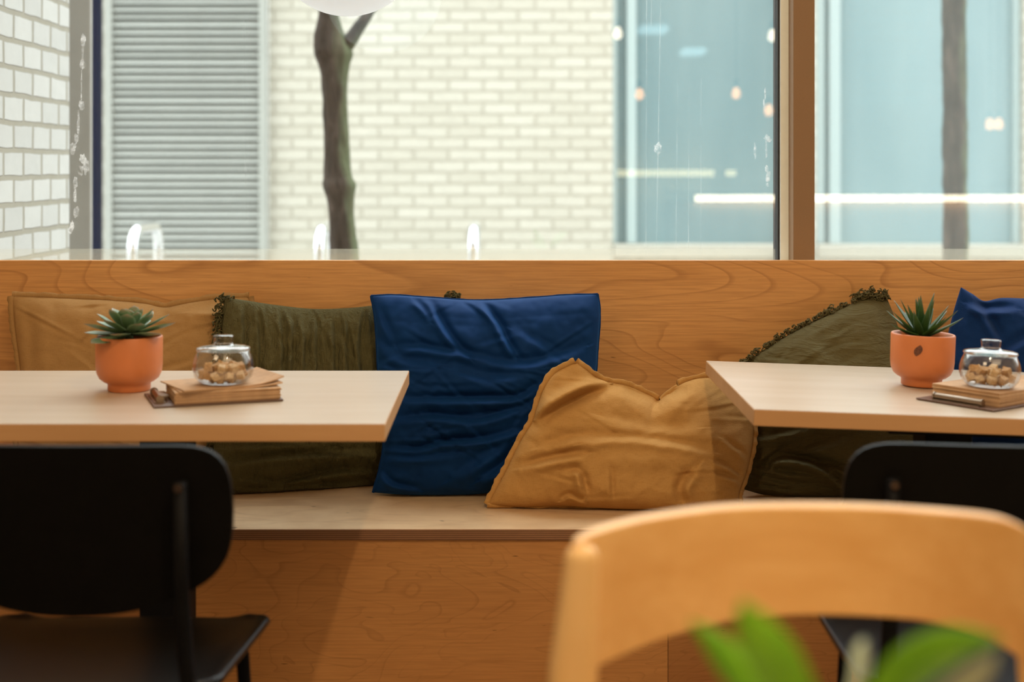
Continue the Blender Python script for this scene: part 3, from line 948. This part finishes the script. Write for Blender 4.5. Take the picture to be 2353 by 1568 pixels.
# olive cushion at right
o, E = cushion('cushion', 'olive cotton cushion with curly fringe along its slanting upper edge, behind the right table', M['olive2'],
    ([(1712, 836), (1760, 802), (1820, 765), (1900, 725), (1980, 690), (2040, 690)],
     [(2040, 690), (2056, 730), (2080, 800), (2110, 900), (2120, 1010), (2100, 1110)],
     [(1708, 1125), (1760, 1138), (1850, 1144), (1930, 1146), (2020, 1138), (2100, 1110)],
     [(1712, 836), (1716, 900), (1722, 980), (1715, 1060), (1708, 1125)]),
    (3.14, 3.215, 3.035, 3.045), 0.085, 0.045,
    [([(1712, 1010), (1780, 1000), (1850, 985)], 14, 0.008, 's'), ([(1740, 1050), (1850, 1035), (1960, 1000)], 20, 0.006, 's'),
     ([(1760, 1085), (1785, 1058), (1850, 1062), (1910, 1090), (1945, 1130)], 13, 0.020, 's'), ([(1715, 1090), (1800, 1112), (1900, 1125)], 12, 0.008, 's'),
     ([(1715, 1070), (1790, 1085), (1890, 1098)], 12, 0.007, 's'), ([(1880, 1060), (1920, 1075), (1950, 1090)], 12, 0.012, 's'), ([(1720, 1110), (1800, 1128), (1900, 1136)], 9, 0.006, 's'),
     ([(1850, 760), (1900, 820), (1960, 850)], 30, 0.004, 's'), ([(2030, 700), (2045, 760), (2075, 830)], 14, 0.006, 'v')], seed=5, lump=0.004, fine=60, fine_dir=-0.3, fine_amp=0.8)
fringe(o, E, M['olive2'], [('top', 0.0, 0.86, (-0.55, -0.25, 0.7))], density=330, length=0.024, seed=9)
fringe(o, E, M['olive2'], [('top', 0.80, 1.0, (-0.1, -0.2, 1.0))], density=900, length=0.036, seed=10)

# blue cushion at the right edge
o, E = cushion('cushion', 'dark blue cotton cushion with a pointed corner at the right edge, behind the aloe', M['navycloth'],
    ([(2208, 660), (2235, 676), (2262, 692), (2300, 685), (2353, 686), (2450, 690), (2600, 690)],
     [(2600, 690), (2612, 800), (2615, 950), (2600, 1115)],
     [(2190, 1118), (2300, 1134), (2450, 1134), (2600, 1115)],
     [(2208, 660), (2190, 720), (2176, 790), (2180, 880), (2192, 1000), (2190, 1118)]),
    (3.17, 3.20, 3.05, 3.05), 0.085, 0.05,
    [([(2225, 700), (2262, 712), (2330, 712)], 12, 0.012, 's'), ([(2240, 690), (2270, 735), (2300, 790)], 14, 0.010, 's'), ([(2205, 690), (2200, 760), (2210, 830)], 14, 0.006, 'v'), ([(2290, 820), (2340, 790), (2400, 760)], 16, 0.008, 's'),
     ([(2200, 1040), (2260, 1020), (2350, 1030)], 12, 0.008, 's')], seed=6, lump=0.005)

# ------------------------------------------------------------------ tables
TH, TT = 0.742, 0.0275
def table(label, loc, rz, roll, w, d, colx, coly):
    t = thing('cafe_table', label, 'table', loc, rz)
    R = Matrix.Translation((0, 0, TH)) @ Matrix.Rotation(roll, 4, 'Y')
    top = MB().box((0, 0, -TT), (w, d, 0), R).build('tabletop', M['mapleedge'], t, bevel=0.0012)
    MB().box((0.001, 0.001, 0.0), (w-0.001, d-0.001, 0.0007), R).build('surface', M['maple'], top)
    ph = TH-TT-0.006-math.sin(max(roll, 0))*(colx+0.13)
    MB().box((colx-0.041, coly-0.041, 0.012), (colx+0.041, coly+0.041, ph)).build('column', M['blackmetal'], t, bevel=0.004)
    MB().box((colx-0.12, coly-0.10, -0.003), (colx+0.12, coly+0.10, 0.003), Matrix.Translation((0, 0, TH-TT-0.0035)) @ Matrix.Rotation(roll, 4, 'Y') @ Matrix.Translation((0, 0, 0))).build('mounting_plate', M['blackmetal'], t)
    MB().box((colx-0.22, coly-0.2, 0), (colx+0.22, coly+0.2, 0.012)).build('base', M['blackmetal'], t, bevel=0.004)
    return t
LX = -0.184
table('pale wood cafe table at left with the echeveria pot on it', (LX-1.0, 2.268, 0), 0, 0, 1.0, 0.60, 0.60, 0.232)
RL = math.radians(2.0)
RXT, RYT = xm(1733, 2.407), 2.407
table('pale wood cafe table at right with the aloe pot on it', (RXT, RYT, 0), math.radians(-0.6), RL, 0.86, 0.61, 0.35, 0.11)
def rt(x):
    return TH-math.tan(RL)*(x-RXT)

# ------------------------------------------------------------------ pots and plants
def leaf_bm(length, width, thick, curve, tip=1.0, n=10, fold=0.0, shape='ech'):
    """leaf along +x, curving up; returns verts, faces"""
    vs, fs, tv = [], [], []
    m = 8
    for i in range(n+1):
        t = i/n
        if shape == 'ech':
            w = width*(0.45+0.75*math.sin(min(1, t*1.02)**0.9*PI*0.62))*(1-max(0, (t-0.72)/0.28)**1.8)
        elif shape == 'aloe':
            w = width*(1-t)**0.72*(0.85+0.3*math.sin(t*PI))
        else:
            w = width*max(0.02, math.sin(PI*min(1, t*0.96+0.05))**0.75)
        w = max(w, 0.0006)
        h = thick*(1-t**2)*0.9+0.0006
        x = length*t*(1-0.15*curve*t)
        z = curve*length*0.55*t*t
        for k in range(m):
            a = 2*PI*k/m
            yy = w/2*math.cos(a)
            zz = h/2*math.sin(a)*(0.5 if math.sin(a) > 0 else 1.0)+fold*abs(math.cos(a))*w*0.3
            vs.append((x, yy, z+zz))
            tv.append(max(0, (t-0.8)/0.2))
    for i in range(n):
        for k in range(m):
            fs.append((i*m+k, i*m+(k+1) % m, (i+1)*m+(k+1) % m, (i+1)*m+k))
    fs.append(tuple(range(m-1, -1, -1)))
    fs.append(tuple(n*m+k for k in range(m)))
    return vs, fs, tv

def add_leaf(parent, mat, base, az, el, length, width, thick, curve, shape, roll=0.0):
    vs, fs, tv = leaf_bm(length, width, thick, curve, shape=shape, fold=0.25 if shape == 'ech' else 0.45)
    R = Matrix.Translation(base) @ Matrix.Rotation(az, 4, 'Z') @ Matrix.Rotation(-el, 4, 'Y') @ Matrix.Rotation(roll, 4, 'X')
    o = MB().add([R @ Vector(p) for p in vs], fs).build('leaf', mat, parent, smooth=True)
    a = o.data.attributes.new('tip', 'FLOAT', 'POINT')
    a.data.foreach_set('value', tv)
    return o

def pot(label, loc, roll=0.0, dark_mark=False, h=0.1005, r=0.060):
    t = thing('plant_pot', label, 'plant pot', loc, rot=(0, roll, 0))
    pr = [(0.0, 0.0), (0.036, 0.0), (0.0385, 0.002), (0.0385, 0.012), (0.0395, 0.0145), (0.046, 0.0175), (0.0535, 0.0235), (0.0585, 0.034), (r, 0.047), (r+0.0005, h-0.003), (r-0.0005, h-0.0008), (r-0.002, h), (r-0.0045, h-0.001), (r-0.005, h-0.012), (r-0.007, 0.05), (0.0, 0.045)]
    b = MB().lathe(pr, 56).build('pot_body', M['terra'], t, smooth=True)
    MB().lathe([(r-0.0056, h-0.013), (0.03, h-0.009), (0.0, h-0.007)], 32).build('soil', M['soil'], t, smooth=True)
    if dark_mark:
        mb = MB()
        vs, fs = [], []
        for j in range(9):
            for i in range(5):
                s = j/8
                ww = 0.0075*math.sin(PI*s)**0.8
                zz = 0.062+0.022*s
                ang = -PI/2-0.42+(i/4-0.5)*2*ww/r+(s-0.5)*0.12
                rr = r+0.0012
                vs.append((rr*math.cos(ang), rr*math.sin(ang), zz))
        for j in range(8):
            for i in range(4):
                q = j*5+i
                fs.append((q, q+1, q+6, q+5))
        mb.add(vs, fs).build('dark_mark', M['dark_mark'], b, smooth=True)
    return t
M['dark_mark'] = plain('leaf_shaped_mark', (0.13, 0.045, 0.022), 0.7, var=0.4, scale=300)  # dark leaf-shaped patch on the pot wall
lp = P(297, 912, 1.0)
zp = (CH-TH)*F/(904-VY)
pl1 = (xm(297, zp+0.03), zp+0.03, TH+0.0008)
pt = pot('plain terracotta pot holding a rosette succulent on the left table', pl1)
ec = thing('succulent', 'grey green rosette succulent in the left terracotta pot', 'plant', (pl1[0], pl1[1], TH+0.0925))
r_ = random.Random(4)
for i in range(34):
    q = i/33
    az = i*2.39996+0.3
    el = math.radians(80-92*q**0.75+r_.uniform(-5, 5))
    L = 0.028+0.064*q**0.8
    add_leaf(ec, M['echeveria'], (0.004*math.cos(az), 0.004*math.sin(az), 0.022-0.010*q), az, el, L*r_.uniform(0.9, 1.1), 0.018+0.013*q, 0.006, 0.24, 'ech', r_.uniform(-.2, .2))
MB().tube([(0, 0, 0.0012), (0, 0, 0.02)], [0.008, 0.006], 10).build('stem', M['echeveria'], ec, smooth=True)

zp2 = (CH-TH+0.018)*F/(900-VY)
pr2 = (xm(2117, zp2+0.03), zp2+0.03)
pr2 = (pr2[0], pr2[1], rt(pr2[0])+0.0028)
pt2 = pot('terracotta pot with a dark leaf-shaped mark holding a spiky aloe', pr2, roll=RL, dark_mark=True)
al = thing('aloe', 'small spiky dark green aloe in the right terracotta pot', 'plant', (pr2[0], pr2[1], pr2[2]+0.092))
for i in range(24):
    q = i/23
    az = i*2.39996+1.1
    el = math.radians(86-70*q**0.9+r_.uniform(-7, 7))
    L = 0.084-0.006*q
    if q > 0.75:
        L *= 0.95
    add_leaf(al, M['aloe'], (0.005*math.cos(az)*q*2, 0.005*math.sin(az)*q*2, 0.004), az, el, L*r_.uniform(0.85, 1.08), 0.0200, 0.007, 0.05+0.16*q, 'aloe')

# ------------------------------------------------------------------ clipboards, menus, jars, sugar
def clip_set(side, cx, cy, rz, z0, roll, nsheet, seed, dark):
    r = random.Random(seed)
    w, d = 0.222, 0.152
    cb = thing('clipboard', 'brown clipboard under the paper stack on the %s table' % side, 'clipboard')
    Rb = Matrix.Translation((cx, cy, z0+0.0005)) @ Matrix.Rotation(roll, 4, 'Y') @ Matrix.Rotation(rz, 4, 'Z')
    cb.matrix_world = Rb
    MB().box((-w/2, -d/2, 0), (w/2, d/2, 0.003)).build('board', M['board'], cb, bevel=0.0008)
    c = MB().box((-w/2+0.004, -0.046, 0.0031), (-w/2+0.024, 0.046, 0.005))
    c.tube([(-w/2+0.014, -0.045, 0.010), (-w/2+0.014, 0.045, 0.010)], 0.0055, 14)
    c.box((-w/2+0.014, -0.028, 0.011), (-w/2+0.030, 0.028, 0.013))
    clip = c.build('clip', M['brass'], cb)
    for s in (-1, 1):
        MB().tube([(-w/2+0.014, s*0.048, 0.010), (-w/2+0.014, s*0.0452, 0.010)], 0.0072, 14).build('clip_end', M['brass'], clip)
    th = 0.0247/nsheet
    for i in range(nsheet):
        j = r.uniform(-0.0015, 0.0015)
        jr = r.uniform(-0.012, 0.012)
        vs, fs = [], []
        a, b = -0.078, 0.104
        N = 14
        lift = 0.0
        if i >= nsheet-2 and side == 'left':
            jr += 0.10*(i-nsheet+3)
        for k in range(N+1):
            x = a+(b-a)*k/N
            u = max(0, (x-0.035)/(b-0.035))
            zc = (0.012 if i == nsheet-1 else (0.005 if i == nsheet-2 else 0.0))*u*u
            for yy, zz in ((-0.066, 0), (0.066, 0), (0.066, th*0.9), (-0.066, th*0.9)):
                vs.append((x, yy, zz+zc))
        for k in range(N):
            for q in range(4):
                fs.append((k*4+q, k*4+(q+1) % 4, (k+1)*4+(q+1) % 4, (k+1)*4+q))
        fs.append((3, 2, 1, 0))
        fs.append(tuple(N*4+q for q in range(4)))
        o = MB().add(vs, fs).build('paper_menu', M['kraftlight'] if (i % 3 == 1) else M['kraft'])
        o.matrix_world = Rb @ Matrix.Translation((j+0.004, r.uniform(-0.001, 0.001), 0.0032+i*th)) @ Matrix.Rotation(jr, 4, 'Z')
        tag(o, 'kraft paper menu sheet in the stack on the %s table' % side, 'menu', 'kraft paper menus on the %s table' % side)
    return Rb

def jar(side, Rj, seed):
    r = random.Random(seed)
    t = thing('glass_jar', 'small lidded glass jar of brown sugar on the %s paper stack' % side, 'jar')
    t.matrix_world = Rj
    prof = [(0.0, 0.0015), (0.034, 0.0012), (0.043, 0.004), (0.050, 0.013), (0.0535, 0.025), (0.0532, 0.036), (0.0505, 0.047), (0.0462, 0.056), (0.0450, 0.0585)]
    inn = [(max(p-0.002, 0), q+0.0018) for p, q in reversed(prof)]
    inn[0] = (0.0430, 0.0585)
    MB().lathe(prof+inn, 48).build('bowl', M['jar'], t, smooth=True)
    lid = MB().lathe([(0.0, 0.0615), (0.030, 0.0605), (0.0425, 0.0590), (0.0468, 0.0592), (0.0480, 0.0612), (0.0462, 0.0640), (0.037, 0.0665), (0.023, 0.0678), (0.0175, 0.069), (0.0165, 0.073), (0.0172, 0.080), (0.0180, 0.083), (0.0165, 0.0850), (0.010, 0.0857), (0.0, 0.0858)], 48).build('lid', M['jar'], t, smooth=True)
    k = 0
    spots = []
    for lay, (n, rad) in enumerate([(1, 0.0), (6, 0.0195), (9, 0.0355), (4, 0.012), (7, 0.029)]):
        for i in range(n):
            a = 2*PI*i/max(n, 1)+lay*0.5+r.uniform(-.1, .1)
            if lay < 3:
                z = 0.012 if rad < 0.03 else 0.0165
            else:
                z = 0.0275 if lay == 3 else 0.0295
            spots.append((rad*math.cos(a), rad*math.sin(a), z))
    for (x, y, z) in spots:
        s = r.uniform(0.0058, 0.0074)
        bm = bmesh.new()
        bmesh.ops.create_cube(bm, size=1.0)
        bmesh.ops.subdivide_edges(bm, edges=bm.edges[:], cuts=2, use_grid_fill=True)
        for v in bm.verts:
            nz = noise.noise_vector(v.co*2.3+Vector((x*300, y*300, z*300)))
            v.co = (v.co+nz*0.10)*(s*2)*0.93
        me = bpy.data.meshes.new('sugar_cube')
        bm.to_mesh(me)
        bm.free()
        me.materials.append(M['sugar'] if r.random() < 0.6 else M['sugar2'])
        o = bpy.data.objects.new('sugar_cube', me)
        COL.objects.link(o)
        o.matrix_world = Rj @ Matrix.Translation((x, y, z)) @ Euler((r.uniform(-.5, .5), r.uniform(-.5, .5), r.uniform(0, 3))).to_matrix().to_4x4()
        tag(o, 'rough brown sugar cube inside the glass jar on the %s table' % side, 'sugar cube', 'sugar cubes in the %s jar' % side)
    return t

a1 = math.radians(20)
cxl, cyl = -0.510, 2.523
clip_set('left', cxl, cyl, a1, TH+0.0007, 0, 10, 21, False)
jar('left', Matrix.Translation((xm(512, 2.5), 2.505, TH+0.0298)), 31)
a2 = math.radians(42)
cxr, cyr = 0.885, 2.592
clip_set('right', cxr, cyr, a2, rt(cxr)+0.0012, RL, 10, 22, True)
jar('right', Matrix.Translation((xm(2276, 2.56), 2.565, rt(xm(2276, 2.56))+0.0305)) @ Matrix.Rotation(RL, 4, 'Y'), 32)

# ------------------------------------------------------------------ black chairs
def black_chair():
    t = thing('dining_chair', 'matt black wooden chair with rounded back at the left table', 'chair')
    # local frame: origin on the floor under the middle of the back, +y towards the table
    zb = 1.9
    sc = zb/F
    half = [(0, 1027), (120, 1027), (230, 1028), (275, 1032), (312, 1045), (338, 1070), (352, 1105), (358, 1150), (359, 1210), (354, 1260), (340, 1300), (315, 1332), (280, 1356), (220, 1384), (150, 1404), (80, 1415), (0, 1419)]
    c = catmull(half, 44)
    pts = [(x*sc, CH-(y-VY)*sc) for x, y in c]
    full = pts + [(-x, z) for x, z in reversed(pts[1:-1])]
    bm = bmesh.new()
    vs = [bm.verts.new((x, 0, z)) for x, z in full]
    bm.faces.new(vs)
    # slice into strips so the panel can be bent
    for k in range(-9, 10):
        bmesh.ops.bisect_plane(bm, geom=bm.verts[:]+bm.edges[:]+bm.faces[:], plane_co=(k*0.022, 0, 0), plane_no=(1, 0, 0))
    for v in bm.verts:
        v.co.y = -0.35*v.co.x**2*-1.0
    r = bmesh.ops.extrude_face_region(bm, geom=bm.faces[:])
    for e in r['geom']:
        if isinstance(e, bmesh.types.BMVert):
            e.co.y += 0.012
    bmesh.ops.recalc_face_normals(bm, faces=bm.faces)
    me = bpy.data.meshes.new('backrest')
    bm.to_mesh(me)
    bm.free()
    me.materials.append(M['blackwood'])
    o = bpy.data.objects.new('backrest', me)
    COL.objects.link(o)
    o.parent = t
    b = o.modifiers.new('bevel', 'BEVEL')
    b.width = 0.005
    b.segments = 3
    b.limit_method = 'ANGLE'
    b.angle_limit = math.radians(50)
    # seat: a shallow dished shell
    vs, fs = [], []
    N = 20
    y0, y1 = 0.015, 0.33
    def half_w(v):
        return 0.185+0.030*v
    for j in range(N+1):
        v = j/N
        for i in range(N+1):
            u = 2*i/N-1
            # squircle the corners
            vv = y0+(y1-y0)*v
            cor = 1-max(0, abs(2*v-1)-0.82)**2*6.0
            x = u*half_w(v)*cor
            z = HS-0.013*(1-u*u)*(math.sin(PI*v)**0.7)-0.012*max(0, (v-0.85)/0.15)**2*0.4+0.014*(max(0, (abs(u)-0.7)/0.3)**2)*0.6
            vs.append((x, vv+0.012*(1-u*u)*v, z))
    n1 = N+1
    for j in range(N):
        for i in range(N):
            fs.append((j*n1+i, j*n1+i+1, (j+1)*n1+i+1, (j+1)*n1+i))
    s = MB().add(vs, fs).build('seat', M['blackseat'], t, smooth=True)
    so = s.modifiers.new('solid', 'SOLIDIFY')
    so.thickness = 0.012
    so.offset = -1
    bv = s.modifiers.new('bevel', 'BEVEL')
    bv.width = 0.004
    bv.segments = 2
    bv.limit_method = 'ANGLE'
    bv.angle_limit = math.radians(50)
    for sx in (-1, 1):
        rear = MB().tube([(sx*0.145, -0.014, 0.735), (sx*0.147, -0.016, 0.60), (sx*0.152, -0.013, 0.50), (sx*0.163, -0.02, 0.42), (sx*0.186, -0.06, 0.0)], [0.0095, 0.0105, 0.0105, 0.0105, 0.009], 14).build('leg', M['blackmetal'], t, smooth=True)
        MB().tube([(sx*0.145, -0.026, 0.728), (sx*0.145, -0.012, 0.728)], 0.0058, 14).build('screw', M['screw'], rear)
        MB().tube([(sx*0.165, 0.285, 0.428), (sx*0.172, 0.295, 0.40), (sx*0.190, 0.335, 0.0)], [0.0105, 0.0105, 0.009], 14).build('leg', M['blackmetal'], t, smooth=True)
        MB().tube([(sx*0.160, -0.016, 0.422), (sx*0.160, 0.13, 0.421), (sx*0.166, 0.288, 0.424)], 0.009, 12).build('side_rail', M['blackmetal'], t, smooth=True)
    MB().tube([(-0.158, 0.02, 0.424), (0.158, 0.02, 0.424)], 0.009, 12).build('cross_rail', M['blackmetal'], t, smooth=True)
    return t
ch = black_chair()
ch.location = (-0.570, 1.9, 0)
ch2 = copy_tree(ch)
ch2.location = (0.672, 1.9, 0)
ch2.rotation_euler = (0, 0, math.radians(-7))
ch['label'] = 'matt black wooden chair with rounded back at the left table'
ch2['label'] = 'matt black chair at the right table, half hidden by the honey wood chair'
ch['group'] = ch2['group'] = 'black chairs at the tables'

# ------------------------------------------------------------------ honey wood chair in front
CZ = 1.45
wc = thing('dining_chair', 'honey coloured wooden chair with wide curved back rail in the right foreground', 'chair', (0.29, CZ, 0))
def rail_z(px):
    return CZ-0.125*((px-1810)/500.0)**2
topc = catmull([(1318, 1254), (1345, 1236), (1400, 1216), (1500, 1193), (1650, 1172), (1800, 1166), (1980, 1168), (2150, 1178), (2300, 1194), (2372, 1222)], 60)
botc = catmull([(1312, 1560), (1345, 1545), (1400, 1522), (1500, 1478), (1650, 1435), (1800, 1418), (1980, 1418), (2150, 1432), (2280, 1468), (2372, 1540)], 60)
vs, fs = [], []
TK = 0.026
for i in range(60):
    px = topc[i][0]
    z = rail_z(px)
    a, b = P(px, topc[i][1], z), P(px, botc[i][1], z)
    for k, (p, dy) in enumerate(((a, 0), (a, TK), (b, TK), (b, 0))):
        q = p.copy()
        q.y += dy
        vs.append((q.x-0.29, q.y-CZ, q.z))
for i in range(59):
    for k in range(4):
        fs.append((i*4+k, i*4+(k+1) % 4, (i+1)*4+(k+1) % 4, (i+1)*4+k))
fs.append((3, 2, 1, 0))
fs.append(tuple(59*4+k for k in range(4)))
MB().add(vs, fs).build('back_rail', M['oak'], wc, bevel=0.008, seg=3)

def post(px_top, px_bot, sx):
    # squared upright that runs from the rail end down to the floor
    t1 = P(px_top, 1243, rail_z(1312)+0.012)
    b1 = P(px_bot, 1568, rail_z(1312)+0.012)
    dirv = (b1-t1)/(t1.z-b1.z)
    w1, w2, dpt = 0.030, 0.046, 0.027
    vs, fs = [], []
    hs = [t1.z-0.004, t1.z-0.03, t1.z-0.12, 0.62, 0.44, 0.22, 0.0]
    for h in hs:
        k = t1.z-h
        c = t1+dirv*min(k, 0.26)+dirv*0.3*max(0, k-0.26)
        w = w1+(w2-w1)*min(1, k/0.12) if h > 0.44 else w2*(0.7+0.3*h/0.44)
        y = c.y+(-0.03*max(0, 0.44-h)/0.44)*-1*2
        for ax, ay in ((-w/2, -dpt/2), (w/2, -dpt/2), (w/2, dpt/2), (-w/2, dpt/2)):
            vs.append((c.x+ax-0.29, y+ay-CZ, h))
    for i in range(len(hs)-1):
        for k in range(4):
            fs.append((i*4+k, i*4+(k+1) % 4, (i+1)*4+(k+1) % 4, (i+1)*4+k))
    fs.append((0, 1, 2, 3))
    fs.append(tuple((len(hs)-1)*4+k for k in (3, 2, 1, 0)))
    return MB().add(vs, fs).build('leg', M['oakend'], wc, bevel=0.012, seg=5)
post(1340, 1316, -1)
post(2372, 2400, 1)
seat = MB().box((-0.215, -0.50, 0.435), (0.235, -0.135, 0.46)).build('seat', M['oak'], wc, bevel=0.01, seg=3)
for sx in (-0.195, 0.215):
    MB().tube([(sx, -0.47, 0.44), (sx*1.05, -0.49, 0.0)], [0.02, 0.014], 16).build('leg', M['oakend'], wc, smooth=True)

# ------------------------------------------------------------------ plant in the near foreground, on a table below the frame
ft_ = thing('cafe_table', 'small pale wood table in the near foreground under the leafy plant', 'table', (0.18, 0.76, 0))
MB().box((-0.35, -0.30, TH-TT), (0.35, 0.165, TH)).build('tabletop', M['maple'], ft_, bevel=0.002)
MB().box((-0.045, -0.045, 0.012), (0.045, 0.045, TH-TT)).build('column', M['blackmetal'], ft_)
MB().box((-0.2, -0.2, 0), (0.2, 0.15, 0.012)).build('base', M['blackmetal'], ft_)
PZ = 0.84
pc = (xm(1930, PZ), PZ)
fp = thing('plant_pot', 'terracotta pot of the blurred leafy plant in the near foreground', 'plant pot', (pc[0], pc[1], TH+0.0005))
MB().lathe([(0.0, 0.0), (0.036, 0.0), (0.040, 0.004), (0.049, 0.066), (0.049, 0.071), (0.045, 0.071), (0.044, 0.06), (0.0, 0.058)], 40).build('pot_body', M['terra'], fp, smooth=True)
MB().lathe([(0.0435, 0.061), (0.0, 0.064)], 24).build('soil', M['soil'], fp, smooth=True)
gp = thing('leafy_plant', 'blurred plant with broad bright green leaves in front of the honey wood chair', 'plant', (pc[0], pc[1], TH+0.064))
def blade(name, mat, pix, widths, zs):
    c = catmull([(*tuple(P(px, py, z)), w*z/F) for (px, py), w, z in zip(pix, widths, zs)], 22)
    vs, fs = [], []
    for i, q in enumerate(c):
        p = Vector(q[:3])
        a = Vector(c[min(i+1, 21)][:3])-Vector(c[max(i-1, 0)][:3])
        a.normalize()
        s = a.cross(Vector((0, 1, 0.25))).normalized()
        nrm = s.cross(a).normalized()
        for f, d in ((-1, 0.10), (-0.5, 0.02), (0, -0.08), (0.5, 0.02), (1, 0.10)):
            vs.append(p+s*f*q[3]/2+nrm*d*q[3]-Vector(gp.location))
    for i in range(21):
        for k in range(4):
            fs.append((i*5+k, i*5+k+1, (i+1)*5+k+1, (i+1)*5+k))
    o = MB().add(vs, fs).build(name, mat, gp, smooth=True)
    so = o.modifiers.new('solid', 'SOLIDIFY')
    so.thickness = 0.0008
    return o
root = (1930, 1740)
blade('leaf', M['freshleaf'], [root, (1850, 1640), (1780, 1520), (1730, 1440), (1705, 1380)], [18, 96, 120, 84, 8], [PZ, 0.83, 0.82, 0.82, 0.82])
blade('leaf', M['freshleaf'], [root, (1800, 1660), (1710, 1560), (1640, 1480), (1585, 1428)], [18, 70, 88, 60, 6], [PZ, 0.86, 0.88, 0.89, 0.90])
blade('leaf', M['freshleaf'], [root, (2020, 1620), (2110, 1530), (2200, 1482), (2300, 1468)], [18, 90, 120, 90, 8], [PZ, 0.84, 0.83, 0.82, 0.81])
blade('leaf', M['greyleaf'], [root, (1950, 1640), (1975, 1560), (1985, 1500), (1988, 1470)], [16, 46, 60, 50, 8], [PZ, 0.87, 0.9, 0.92, 0.93])
blade('leaf', M['greyleaf'], [root, (2080, 1680), (2190, 1600), (2250, 1550), (2290, 1500)], [16, 50, 70, 60, 8], [PZ, 0.82, 0.80, 0.79, 0.78])

# ------------------------------------------------------------------ pendant globe and the lamps that the panes mirror
GY = 2.95
gc = P(797, 37-175, GY)
gl = thing('pendant_lamp', 'round white opal globe pendant at the top of the left pane', 'lamp', (gc.x, GY, gc.z))
gr = 175/F*GY
n_ = 40
MB().lathe([(gr*math.sin(PI*i/n_), -gr*math.cos(PI*i/n_)) for i in range(n_-2)], 64).build('globe', M['opal'], gl, smooth=True)
MB().tube([(0, 0, gr*0.965), (0, 0, gr+0.05)], 0.03, 24).build('cap', M['blackmetal'], gl)
MB().tube([(0, 0, gr+0.05), (0, 0, RH-gc.z)], 0.003, 8).build('cord', M['blackmetal'], gl)

M['bulb'] = emitter('amber_bulb', (1.0, 0.42, 0.16), 9.0)
M['bulbwhite'] = emitter('warm_white_bulb', (1.0, 0.84, 0.62), 11.0)
M['led'] = emitter('led_strip_light', (1.0, 0.86, 0.60), 16.0)
M['ledsoft'] = emitter('shelf_light', (1.0, 0.84, 0.45), 4.5)
D = 8.0
yb_ = YG*2-D
for i, (px, py, mt, lab) in enumerate([(1692, 213, 'bulb', 'amber bulb mirrored brightest in the left pane'), (1470, 215, 'bulb', 'amber bulb mirrored beside the white teal bar'), (1767, 252, 'bulb', 'amber bulb mirrored close to the dark gasket, lower one'),
        (1420, 75, 'bulbwhite', 'white bulb mirrored at the edge of the cream brick'), (1776, 80, 'bulbwhite', 'white bulb mirrored close to the gasket, upper one'), (2297, 284, 'bulb', 'amber bulb mirrored right of the slim trunk, first of two'), (2276, 284, 'bulb', 'amber bulb mirrored right of the slim trunk, second of two')]):
    p = P(px, py, D)
    dd = D-0.5 if py < 100 else D
    p = P(px, py, dd)
    t = thing('pendant_bulb', lab, 'bulb', (p.x, YG*2-dd, p.z), group='bare bulbs mirrored in the panes')
    MB().lathe([(0.0, -0.036), (0.012, -0.033), (0.021, -0.022), (0.024, -0.008), (0.021, 0.008), (0.013, 0.024), (0.010, 0.032)], 20).build('bulb', M[mt], t, smooth=True)
    MB().tube([(0, 0, 0.030), (0, 0, 0.075)], 0.0125, 12).build('socket', M['blackmetal'], t)
    MB().tube([(0, 0, 0.075), (0, 0, RH-p.z)], 0.0025, 6).build('cord', M['blackmetal'], t)
Dl = 9.0
yl = YG*2-Dl
cnt = thing('counter', 'service counter behind the camera carrying the light strip mirrored in the panes', 'counter', (2.6, yl-0.3, 0))
zl = CH-(456-VY)/F*Dl
MB().box((-1.5, -0.25, 0), (1.5, 0.26, zl-0.02)).build('body', M['mapleedge'], cnt)
MB().box((-1.5, -0.28, zl+0.02), (1.5, 0.30, zl+0.05)).build('worktop', M['maple'], cnt)
MB().box((xm(1600, Dl)-2.6, 0.262, zl-0.018), (1.48, 0.30, zl+0.018)).build('light_strip', M['led'], cnt)
Ds = 9.55
a, b = P(1418, 404, Ds), P(1640, 398, Ds)
sh = MB().box((a.x, YG*2-Ds, b.z-0.022), (b.x, YG*2-Ds+0.03, b.z+0.022)).build('shelf_light', M['ledsoft'])
tag(sh, 'soft yellow strip of light mirrored low in the left pane', 'light')
sh2 = MB().box((xm(1668, Ds), YG*2-Ds, b.z-0.02), (xm(1690, Ds), YG*2-Ds+0.03, b.z+0.02)).build('shelf_light', M['ledsoft'])
tag(sh2, 'short soft yellow light mirrored beside the longer yellow strip', 'light')
